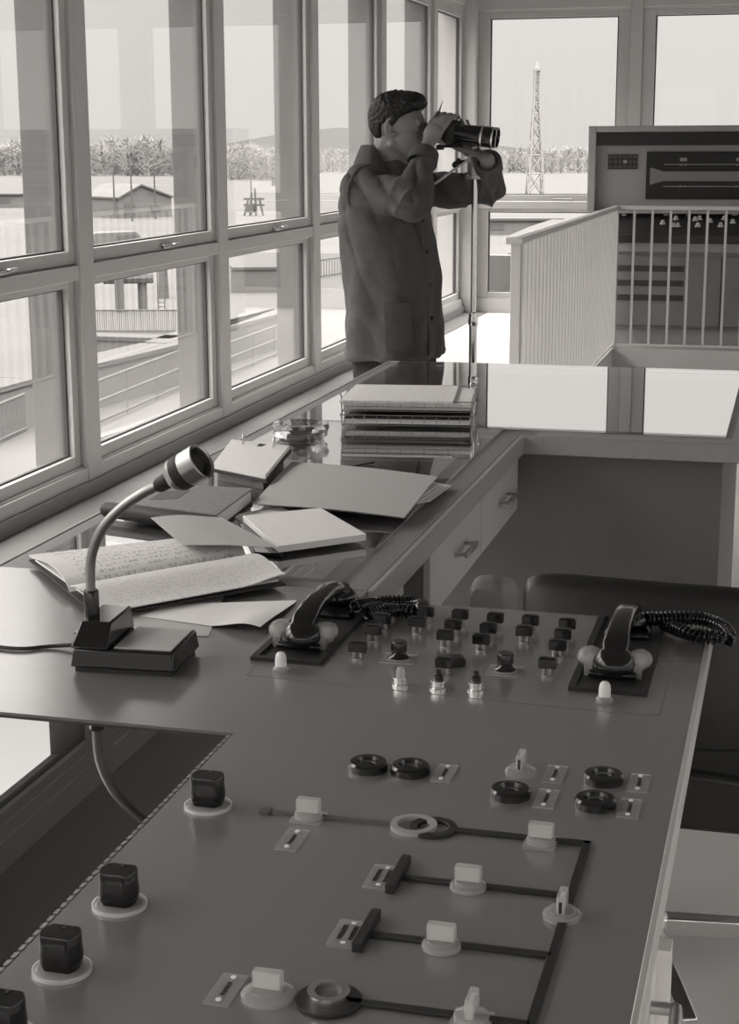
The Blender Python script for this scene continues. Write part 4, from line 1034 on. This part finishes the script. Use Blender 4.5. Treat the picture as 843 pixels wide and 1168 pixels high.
# ------------------------------------------------------------------ the man with the binoculars
MY = 5.90
def Mp(x, y, dy=0): return PY(x, y, MY+dy)
TH = R(-12)
F = V((math.cos(TH), math.sin(TH), 0)); RS = V((F.y, -F.x, 0)); UPV = V((0, 0, 1))
def bake(mb, name, mt, voxel, smooth=6, parent=None, dis=None, origin=None, fac=.5):
    """several overlapping closed solids -> one continuous skin"""
    o = bpy.data.objects.new('tmp', mb.mesh('tmp', mt, V((0, 0, 0)), 180)); C.objects.link(o)
    r_ = o.modifiers.new('r', 'REMESH'); r_.mode = 'VOXEL'; r_.voxel_size = voxel
    s_ = o.modifiers.new('s', 'SMOOTH'); s_.iterations = smooth; s_.factor = fac
    dg = bpy.context.evaluated_depsgraph_get(); dg.update()
    me = bpy.data.meshes.new_from_object(o.evaluated_get(dg)); me.name = name
    bpy.data.objects.remove(o)
    if dis:
        ns = [v.normal.copy() for v in me.vertices]
        for v, n_ in zip(me.vertices, ns): v.co += n_*dis(v.co, n_)
    org = wloc(parent) if parent else origin
    me.transform(Matrix.Translation(-org))
    me.materials.clear(); me.materials.append(mt)
    for p_ in me.polygons: p_.use_smooth = True; p_.material_index = 0
    n = bpy.data.objects.new(name, me); C.objects.link(n)
    if parent: n.parent = parent
    else: n.location = org
    WL[n.name] = org; return n

hc = V((0, 0, 0))
ORG = V((Mp(448, 400).x, MY, 0))
# torso stations: pixel centre, height, half depth (facing), half width (side)
ST = [(182, 438, .066, .080), (189, 437, .084, .120), (198, 437, .105, .165), (214, 438, .130, .198), (235, 440, .146, .208), (262, 442, .152, .205), (300, 446, .153, .198), (340, 449, .153, .200), (375, 451, .156, .205), (405, 451, .154, .205)]
def station(y, x, a, b, grow=0, n=36, pw=.85):
    c = Mp(x, y); ring_ = []
    for j in range(n):
        q_ = 2*math.pi*j/n; cc, s_ = math.cos(q_), math.sin(q_)
        ring_.append(c+F*(a+grow)*(abs(cc)**pw)*(1 if cc > 0 else -1)+RS*(b+grow)*(abs(s_)**pw)*(1 if s_ > 0 else -1))
    return ring_
cs = Mp(438, 213)
shR = cs+RS*.165+V((0, 0, -.005)); shL = cs-RS*.165+V((0, 0, -.005))
elR = Mp(471, 231, -.28); wrR = Mp(484.5, 172, -.13)
elL = Mp(560, 216, .16); wrL = Mp(556, 183, .0)
hipR = Mp(449, 415)+RS*.09; hipL = Mp(449, 415)-RS*.09
def gz(v, z): return V((v.x, v.y, z))
knR = gz(hipR+F*.03, .47); knL = gz(hipL+F*.05, .47); akR = gz(hipR-F*.02, .09); akL = gz(hipL+F*.02, .09)

# head frame: centre of the skull, face looking along FH
TH2 = R(-6)
FH = V((math.cos(TH2), math.sin(TH2), -.02)).normalized(); RH = V((FH.y, -FH.x, 0)).normalized(); UH = RH.cross(FH)
HC = Mp(455.5, 147)
def hd(f, r_, u): return HC+FH*f+RH*r_+UH*u
MH = Matrix((FH, RH, UH)).transposed()
b = MB()
b.ell(hd(-.012, 0, .032), (.098, .076, .088), MH)                    # cranium
b.ell(hd(.026, 0, .018), (.068, .071, .070), MH)                     # brow
b.ell(hd(.036, 0, -.040), (.056, .062, .078), MH)                    # cheeks
b.ell(hd(.050, 0, -.078), (.036, .040, .036), MH)                    # jaw
b.ell(hd(.072, 0, -.092), (.020, .024, .018), MH)                    # chin
b.cap(hd(-.005, .052, -.055), hd(.055, .026, -.088), .018, .018); b.cap(hd(-.005, -.052, -.055), hd(.055, -.026, -.088), .018, .018)
b.cap(hd(.090, 0, .012), hd(.108, 0, -.026), .008, .0135); b.ell(hd(.098, .011, -.030), (.012, .009, .008), MH); b.ell(hd(.098, -.011, -.030), (.012, .009, .008), MH)
b.cap(hd(.083, -.034, .022), hd(.083, .034, .022), .011, .011)       # brow ridge
b.cap(hd(.083, -.018, -.057), hd(.083, .018, -.057), .0065, .0065); b.cap(hd(.081, -.016, -.067), hd(.081, .016, -.067), .007, .007)   # lips
for s in (1, -1):
    b.cap(hd(-.012, s*.074, .018), hd(-.006, s*.075, -.028), .0075, .0065)
    b.tube([hd(-.004+.018*math.cos(t), s*(.079-.006*math.cos(t)), .004+.032*math.sin(t)) for t in [math.pi*(.35+1.45*i/12) for i in range(13)]], (.0066), 8)
    b.ell(hd(.070, s*.033, .002), (.012, .016, .010), MH)
# neck
b.cap(hd(-.030, 0, -.045), cs+V((0, 0, .03))-F*.015, .058, .068)
b.cap(hd(-.012, 0, -.06), cs+V((0, 0, .0))+F*.02, .050, .062)
# body under the clothes
b.rings([station(y, x, a*.80, bb*.82, 0, 24) for (y, x, a, bb) in ST[1:-1]])
b.cap(shR, elR, .052, .042); b.cap(elR, wrR, .041, .029); b.cap(shL, elL, .052, .042); b.cap(elL, wrL, .041, .029)
for h_, k_, a_ in ((hipR, knR, akR), (hipL, knL, akL)): b.cap(h_, k_, .068, .052); b.cap(k_, a_, .050, .036); b.cap(a_+V((0, 0, -.045)), a_+F*.14+V((0, 0, -.055)), .032, .026)
b.cap(hipR, hipL, .07, .07)
# binocular axis (used by the hands)
bA = Mp(497, 148, .005); bB = Mp(570, 158, .0); bx_ = (bB-bA).normalized(); by_ = V((0, 0, 1)).cross(bx_).normalized(); bz_ = bx_.cross(by_)
MBI = Matrix((bx_, by_, bz_)).transposed()
def bn(x, y, z): return bA+bx_*x+by_*y+bz_*z
SEP = .036                                                              # half distance of the two barrels; near barrel is -SEP
# right hand on the near prism housing from above: palm on the near side, fingers over the top
def hand(wrist, knk, tips, thumb, back, rad=.0076):
    """knk: four knuckles; tips: per finger list of joints after the knuckle; one palm joins wrist and knuckles"""
    for k_ in knk: b.cap(wrist.lerp(k_, .12), k_, .0185, .0100, 12)
    b.ell(wrist.lerp((knk[1]+knk[2])/2, .55), (.036, .022, .034), None, 16, 12)
    for i, (k_, js) in enumerate(zip(knk, tips)):
        r_ = rad*(1, 1.04, 1, .86)[i]; pts = [k_]+js; rs = [r_*1.08, r_, r_*.95, r_*.82][:len(pts)]; b.chain(pts, rs, 10)
    b.chain(thumb, [.014, .0115, .0105, .0085][:len(thumb)], 10)
knR = [bn(.060, -.072, .036), bn(.039, -.077, .040), bn(.018, -.079, .036), bn(-.003, -.077, .026)]
tR = []
for i, k_ in enumerate(knR):
    x_ = (.076, .053, .030, .008)[i]; l_ = (0, .004, .002, -.008)[i]
    tR.append([bn(x_, -.050, .060), bn(x_+.004, -.026-l_*.4, .062), bn(x_+.006, -.006-l_, .050)])
hand(wrR, knR, tR, [wrR.lerp(knR[0], .3), bn(.010, -.074, -.016), bn(.030, -.066, -.034), bn(.050, -.052, -.042)], None)
knL_ = [bn(.092, .080, -.028), bn(.071, .086, -.022), bn(.050, .086, -.018), bn(.030, .082, -.016)]
tL = []
for i, k_ in enumerate(knL_):
    x_ = (.102, .080, .058, .037)[i]; l_ = (0, .004, .002, -.008)[i]
    tL.append([bn(x_, .088, .010), bn(x_, .072, .036), bn(x_-.002, .046-l_, .046)])
hand(wrL, knL_, tL, [wrL.lerp(knL_[0], .3), bn(.080, .030, -.054), bn(.070, .008, -.048), bn(.062, -.010, -.044)], None)
man = bake(b, 'person', skin_m, .0036, 9, None, None, ORG)
tag(man, 'man in a dark jacket standing behind the desk, raising binoculars to his eyes', 'person')
# eyes
for s in (1, -1):
    m = MB().ell(hd(.0745, s*.033, .003), (.0115, .0115, .0115), MH); ey_ = m.build('eye', mat('shaded_eye_white', .32, .2), man)  # eyeball darkened: shade of the eye socket is in its colour
    m = MB().ell(hd(.0815, s*.033, .003), (.0048, .0058, .0058), MH); m.build('iris', black, ey_)
# hair
def hairline(az):
    k_ = [(0, .070), (25, .066), (42, .054), (58, .046), (70, .026), (80, .010), (88, .012), (98, .030), (114, .014), (126, -.034), (140, -.064), (180, -.078)]
    for (a0, v0), (a1, v1) in zip(k_, k_[1:]):
        if az <= a1: return v0+(v1-v0)*(az-a0)/(a1-a0)
    return k_[-1][1]
m = MB(); rings = []; nu, nv = 96, 60
cen = (-.012, 0, .030)
for i in range(1, nv):
    th_ = math.pi*i/nv; ring_ = []
    for j in range(nu):
        ph = 2*math.pi*j/nu; d = V((math.sin(th_)*math.cos(ph), math.sin(th_)*math.sin(ph), -math.cos(th_)))
        az = abs(math.degrees(math.atan2(d.y, d.x))); 
        rad_ = 1/math.sqrt((d.x/.099)**2+(d.y/.0775)**2+(d.z/.0895)**2)
        p_ = d*rad_; u_ = p_.z+cen[2]
        on = sm((u_-hairline(az)+.010)/.014)
        front = sm((d.x-.25)/.5)*sm((d.z-.25)/.3)
        thick = .0065+.011*sm((d.z)/.7)+.020*front+.004*noise.noise(d*9)
        low = max(0, min(1, (-u_)/.08)); thick *= (1-.72*low)
        rr_ = rad_+(thick if on > 0 else 0)*on-.020*(1-on)
        if u_ < -.02: # nape follows the neck
            rr_ = rad_*(1-.0)+(thick*on)-.03*(1-on)
        p_ = d*rr_; ring_.append(hd(cen[0]+p_.x, p_.y, cen[2]+p_.z))
    rings.append(ring_)
m.rings(rings)
def hairdis(p, n): return .0022*noise.noise(V((p.x*60, p.y*120, p.z*90)))
hair = bake(m, 'hair', hair_m, .003, 2, man, hairdis)
# jacket
m = MB()
m.rings([station(y, x, a, bb, .010, 44) for (y, x, a, bb) in ST])
def sleeve(sh_, el, wr, r_):
    a = sh_.lerp(el, .0); m.cap(sh_-(el-sh_).normalized()*.02, sh_.lerp(el, .5), r_*1.18, r_*1.05, 18); m.cap(sh_.lerp(el, .5), el, r_*1.05, r_*.98, 18)
    m.cap(el, el.lerp(wr, .55), r_*.98, r_*.84, 18); m.tube([el.lerp(wr, .5), el.lerp(wr, .80), el.lerp(wr, .93)], [r_*.84, r_*.72, r_*.68], 18)
sleeve(shR, elR, wrR, .074); sleeve(shL, elL, wrL, .072)
# a few full folds
dR = (elR-shR); nR = dR.normalized()
for t_, s in ((.30, .01), (.46, -.012), (.62, .012), (.78, -.008), (.92, .006)):
    c_ = shR.lerp(elR, t_); a_ = nR.cross(V((0, 0, 1))).normalized(); u_ = a_.cross(nR)
    m.tube([c_+(a_*math.cos(q_)+u_*math.sin(q_))*.071+nR*(.045*math.sin(q_+s*80)) for q_ in [2*math.pi*i/20 for i in range(20)]], .011, 8, closed=True)
dL = elL-shL; nL = dL.normalized()
for t_ in (.45, .62, .8, .95):
    c_ = shL.lerp(elL, t_); a_ = nL.cross(V((0, 0, 1))).normalized(); u_ = a_.cross(nL)
    m.tube([c_+(a_*math.cos(q_)+u_*math.sin(q_))*.068+nL*(.035*math.sin(q_+t_*9)) for q_ in [2*math.pi*i/20 for i in range(20)]], .010, 8, closed=True)
for t_ in (.22, .42, .62):
    d_ = wrR-elR; n_ = d_.normalized(); c_ = elR.lerp(wrR, t_); a_ = n_.cross(F).normalized(); u_ = a_.cross(n_)
    m.tube([c_+(a_*math.cos(q_)+u_*math.sin(q_))*.062*(1-.25*t_)+n_*(.025*math.sin(q_+t_*7)) for q_ in [2*math.pi*i/20 for i in range(20)]], .0095, 8, closed=True)
zhem = Mp(450, 405).z
def fold(p, n_):
    rg_ = lambda k, s_: (1-abs(noise.noise(V((p.x*k*1.5+p.z*k*.7, p.y*k, p.z*k*.8+s_)))))**4
    cr_ = .020*rg_(6, 1.3)*sm((p.z-1.15)*6)+.011*rg_(4, 8.1)
    if p.z < zhem+.02: cr_ = 0
    z = (p.z-zhem)/.75
    d1 = noise.noise(V((p.x*5+p.z*3.2, p.y*5, p.z*4.4)))*.010
    d2 = noise.noise(V((p.x*14+p.z*9, p.y*14, p.z*10+3)))*.0045
    # long soft folds falling from under the arm to the hem
    q_ = math.atan2((p-ORG).dot(RS), (p-ORG).dot(F)); d3 = .006*math.sin(q_*9+p.z*5+2*noise.noise(p*3))*sm((1.30-p.z)*3)
    return d1+d2+d3-cr_+.003
jk = bake(m, 'jacket', jacket_m, .0062, 5, man, fold)
# collar, front band, buttons, pockets, seams as parts of the jacket
def surf(y, x, a, bb, q_, g_=.014):
    c = Mp(x, y); cc, s_ = math.cos(q_), math.sin(q_); return c+F*(a+g_)*(abs(cc)**.85)*(1 if cc > 0 else -1)+RS*(bb+g_)*(abs(s_)**.85)*(1 if s_ > 0 else -1)
def stn(y):
    for s0_, s1_ in zip(ST, ST[1:]):
        if y <= s1_[0]:
            t_ = max(0, (y-s0_[0])/(s1_[0]-s0_[0])); return [s0_[k]+(s1_[k]-s0_[k])*t_ for k in (1, 2, 3)]
    return list(ST[-1][1:])
m = MB(); rings = []
for i in range(41):
    q_ = R(16)+R(328)*i/40; cf = max(0, math.cos(q_)); dr_ = .105*cf**1.2
    c = Mp(437, 192)
    lo = c+F*(.100*math.cos(q_)+.012)+RS*.125*math.sin(q_)+V((0, 0, -dr_*.95-.006))
    top_ = Mp(438, 166)+F*(.070*math.cos(q_)-.004)+RS*.074*math.sin(q_)+V((0, 0, -dr_*1.25))
    nn_ = (F*math.cos(q_)+RS*math.sin(q_))
    rings.append([lo-nn_*.03+V((0, 0, -.008)), lo+nn_*.016+V((0, 0, -.010)), lo+nn_*.020+V((0, 0, .004)), lo.lerp(top_, .6)+nn_*.017, top_+nn_*.010+V((0, 0, .001)), top_+V((0, 0, .003)), top_-nn_*.005, lo.lerp(top_, .3)-nn_*.02])
m.rings(rings); m.build('collar', jacket_m, jk, angle=70)
m = MB(); rings = []
for i in range(25):
    y = 205+195*i/24; x, a, bb = stn(y); pl_ = surf(y, x, a, bb, R(3), .012); pr_ = surf(y, x, a, bb, R(14), .013)
    n0 = (F*.9+RS*.2).normalized(); w_ = .003*math.sin(i*.9)
    rings.append([pl_-n0*.02, pr_-n0*.02, pr_+n0*(.006+w_), pl_+n0*(.006+w_)])
m.rings(rings); m.build('front_band', jacket_m, jk, angle=60)
for y in (250, 285, 322, 360):
    x, a, bb = stn(y); p_ = surf(y, x, a, bb, R(8), .021); Mq = V((0, 0, 1)).rotation_difference(F).to_matrix()
    MB().lathe([(.0085, -.004), (.0085, .003), (.006, .0045), (.001, .0035)], p_, 16, M=Mq).build('button', blackm, jk)
# hip pocket on the near side, with its flap edge
m = MB(); rings = []
for i in range(9):
    q_ = R(38)+R(34)*i/8; col_ = []
    for y in (338, 345, 398):
        pass
    x, a, bb = stn(340); p0_ = surf(340, x, a, bb, q_, .012); x, a, bb = stn(392); p1_ = surf(392, x, a, bb, q_, .012)
    n0 = (F*math.cos(q_)+RS*math.sin(q_)).normalized(); rings.append([p0_-n0*.012, p1_-n0*.012, p1_+n0*.005, p0_+n0*.006])
m.rings(rings); m.build('pocket', jacket_m, jk, angle=60)
m = MB(); c_ = shR+nR*.005; a_ = nR.cross(V((0, 0, 1))).normalized(); u_ = a_.cross(nR)
m.tube([c_+(a_*math.cos(q_)+u_*math.sin(q_))*.084 for q_ in [2*math.pi*i/40 for i in range(40)]], .006, 8, closed=True); m.build('armhole_seam', jacket_m, jk)
for el, wr, r_ in ((elR, wrR, .053), (elL, wrL, .052)):
    d_ = (wr-el).normalized(); c_ = el.lerp(wr, .88); Mq = V((0, 0, 1)).rotation_difference(d_).to_matrix()
    m = MB().lathe([(r_*.92, -.03), (r_*1.03, -.028), (r_*1.0, .016), (r_*.9, .022), (r_*.72, .020), (r_*.74, -.02)], c_, 28, M=Mq, caps=False); m.build('cuff', jacket_m, jk, angle=60)
# trousers and shoes
m = MB()
m.rings([station(y, 450, .142, .186, 0, 30) for y in (392, 415)]+[[p_+V((0, 0, -.06)) for p_ in station(415, 450, .138, .182, 0, 30)]])
for h_, k_, a_ in ((hipR, gz(hipR+F*.03, .47), akR), (hipL, gz(hipL+F*.05, .47), akL)): m.cap(h_+V((0, 0, -.02)), k_, .100, .078, 18); m.cap(k_, a_+V((0, 0, -.0)), .078, .066, 18)
tr_ = bake(m, 'trousers', trouser_m, .008, 6, man, lambda p, n_: .006*noise.noise(V((p.x*7, p.y*7, p.z*9))))
for a_ in (akR, akL):
    m = MB(); c_ = gz(a_, 0)
    m.rings([[c_+F*(f_)+RS*(w_*cc)+V((0, 0, z_)) for (z_, w_) in ((0, .036*k_), (.02, .044*k_), (h_*.7, .040*k_), (h_, .020*k_)) for cc in (1,)]+[c_+F*f_-RS*w_+V((0, 0, z_)) for (z_, w_) in ((h_, .020*k_), (h_*.7, .040*k_), (.02, .044*k_), (0, .036*k_))] for (f_, h_, k_) in ((-.085, .07, .6), (-.06, .085, .9), (.02, .085, .95), (.09, .06, 1.1), (.16, .045, 1.0), (.195, .03, .6))])
    m.build('shoe', shoe_m, man, bevel=.008, angle=50)

# binoculars
bi = thing('binoculars', bn(.07, 0, -.04), 'black binoculars held by the man and carried on the tall stand', 'binoculars')
for s, nm in ((-1, 0), (1, 1)):
    c = bn(0, s*SEP, 0); Rx = MBI @ Matrix(((0, 0, 1), (0, 1, 0), (-1, 0, 0))).to_3x3()
    Rx = V((0, 0, 1)).rotation_difference(bx_).to_matrix()
    m = MB().lathe([(.012, -.034), (.0205, -.034), (.0215, -.026), (.019, -.020), (.0175, .004), (.012, .004)], c, 28, M=Rx, caps=True); m.build('eyepiece', blackm, bi)
    m = MB(); rings = []
    for (x_, hy, hz, oz) in ((.002, .022, .024, 0), (.010, .034, .043, .0), (.055, .034, .045, .0), (.075, .033, .042, 0), (.085, .028, .032, 0)):
        rings.append([bn(x_, s*SEP+hy*(abs(math.cos(q_))**.6)*(1 if math.cos(q_) > 0 else -1)*.98, oz+hz*(abs(math.sin(q_))**.6)*(1 if math.sin(q_) > 0 else -1)) for q_ in [2*math.pi*j/28 for j in range(28)]])
    m.rings(rings); m.build('prism_housing', blackm, bi, angle=50)
    m = MB().lathe([(.028, .080), (.031, .095), (.034, .150), (.0355, .172), (.0355, .178)], c, 32, M=Rx); m.lathe([(.0355, .184), (.0365, .188), (.0365, .222), (.032, .224), (.030, .214), (.001, .212)], c, 32, M=Rx, caps=False); m.lathe([(.033, .176), (.033, .190)], c, 32, M=Rx)
    ob = m.build('objective_barrel', black, bi)
    m = MB().lathe([(.0358, .1775), (.0375, .179), (.0375, .1835), (.0358, .185), (.034, .1815), (.0358, .1775)], c, 32, M=Rx, caps=False); m.build('bright_ring', chrome, ob)
    m = MB().lathe([(.0366, .2185), (.0376, .2195), (.0376, .223), (.0355, .2245), (.034, .222), (.0366, .2185)], c, 32, M=Rx, caps=False); m.build('bright_ring', chrome, ob)
    m = MB().lathe([(.029, .2125), (.015, .2155), (.001, .2165)], c, 28, M=Rx); m.build('lens', sheen('lens_glass', .08, 3, base=.01) if 'lens_glass' not in MATS else MATS['lens_glass'], ob)
Rx = V((0, 0, 1)).rotation_difference(bx_).to_matrix()
m = MB(); m.lathe([(.009, -.010), (.012, -.008), (.012, .070), (.008, .110)], bn(0, 0, .012), 20, M=Rx); m.cbox(bn(.03, 0, .012), (.03, .05, .012)); m.build('hinge_bridge', blackm, bi)
m = MB().lathe([(.017, -.016), (.018, -.014), (.018, .002), (.016, .004)], bn(.02, 0, .022), 24, M=Rx); m.build('focus_wheel', blackm, bi)
for x_ in (.045, .062, .078):
    MB().lathe([(.006, 0), (.006, .012), (.009, .013), (.009, .019), (.003, .020)], bn(x_, -.004, .044), 14).build('clamp_screw', chrome if x_ > .05 else blackm, bi)
m = MB().cbox(bn(.060, 0, -.050), (.085, .050, .012)); m.cbox(bn(.028, -.012, -.060), (.026, .03, .016)); m.build('mount_plate', blackm, bi, bevel=.003)
# stand
PB = Mp(540.5, 300, .03)
stx, sty = PB.x, PB.y
sd_ = thing('binocular_stand', V((stx, sty, 0)), 'slim chrome floor stand with a swivel head carrying the binoculars', 'stand')
zj = PY(540, 364, sty).z; zt_ = PY(540, 203, sty).z
MB().tube([(stx, sty, zj-.01), (stx, sty, zt_)], .0108, 18).build('upper_tube', chrome, sd_)
MB().tube([(stx, sty, .03), (stx, sty, zj)], .0150, 18).build('lower_tube', chrome, sd_)
MB().lathe([(.0150, zj-.025), (.0185, zj-.02), (.0185, zj+.005), (.0165, zj+.010), (.0175, zj+.014), (.0150, zj+.024), (.0108, zj+.026)], (stx, sty, 0), 24).build('collar', chrome, sd_)
MB().lathe([(.17, 0), (.17, .012), (.15, .024), (.03, .034), (.016, .07)], (stx, sty, 0), 40).build('foot', steel, sd_)
MB().lathe([(.030, zt_-.004), (.034, zt_), (.034, zt_+.008), (.026, zt_+.010)], (stx, sty, 0), 28).build('head_flange', steel, sd_)
sk_ = PY(541, 179, sty)
m = MB(); rings = []
for t_, r_, dx in ((0, .026, 0), (.35, .0265, -.002), (.7, .022, -.007), (1.0, .014, -.014)):
    c_ = V((stx+dx, sty, zt_+.008+(sk_.z-zt_-.008)*t_)); rings.append([c_+V((r_*math.cos(2*math.pi*j/24), r_*math.sin(2*math.pi*j/24), 0)) for j in range(24)])
m.rings(rings); m.cap((stx-.012, sty, sk_.z-.01), (stx-.005, sty, bn(.05, 0, -.055).z), .012, .012); m.build('swivel_socket', steel, sd_)
m = MB().tube([PY(495.7, 209.5, sty-.05), PY(538, 179, sty-.028)], .0048, 10); m.build('pan_handle', chrome, sd_)
for (x, y) in ((523, 184), (519, 188)): MB().ell(PY(x, y, sty-.03), (.011, .011, .012)).build('clamp_knob', blackm, sd_)
m = MB().tube([PY(521, 185, sty-.03), PY(535, 183, sty-.01)], .005, 8); m.build('clamp_stem', blackm, sd_)
m = MB().tube([Mp(498.5, 134, -.05), Mp(505, 115, -.05)], [.0045, .0012], 8); tag(m.build('pointed_stick', blackm), 'thin pointed dark stick rising from behind the raised right hand', 'stick')
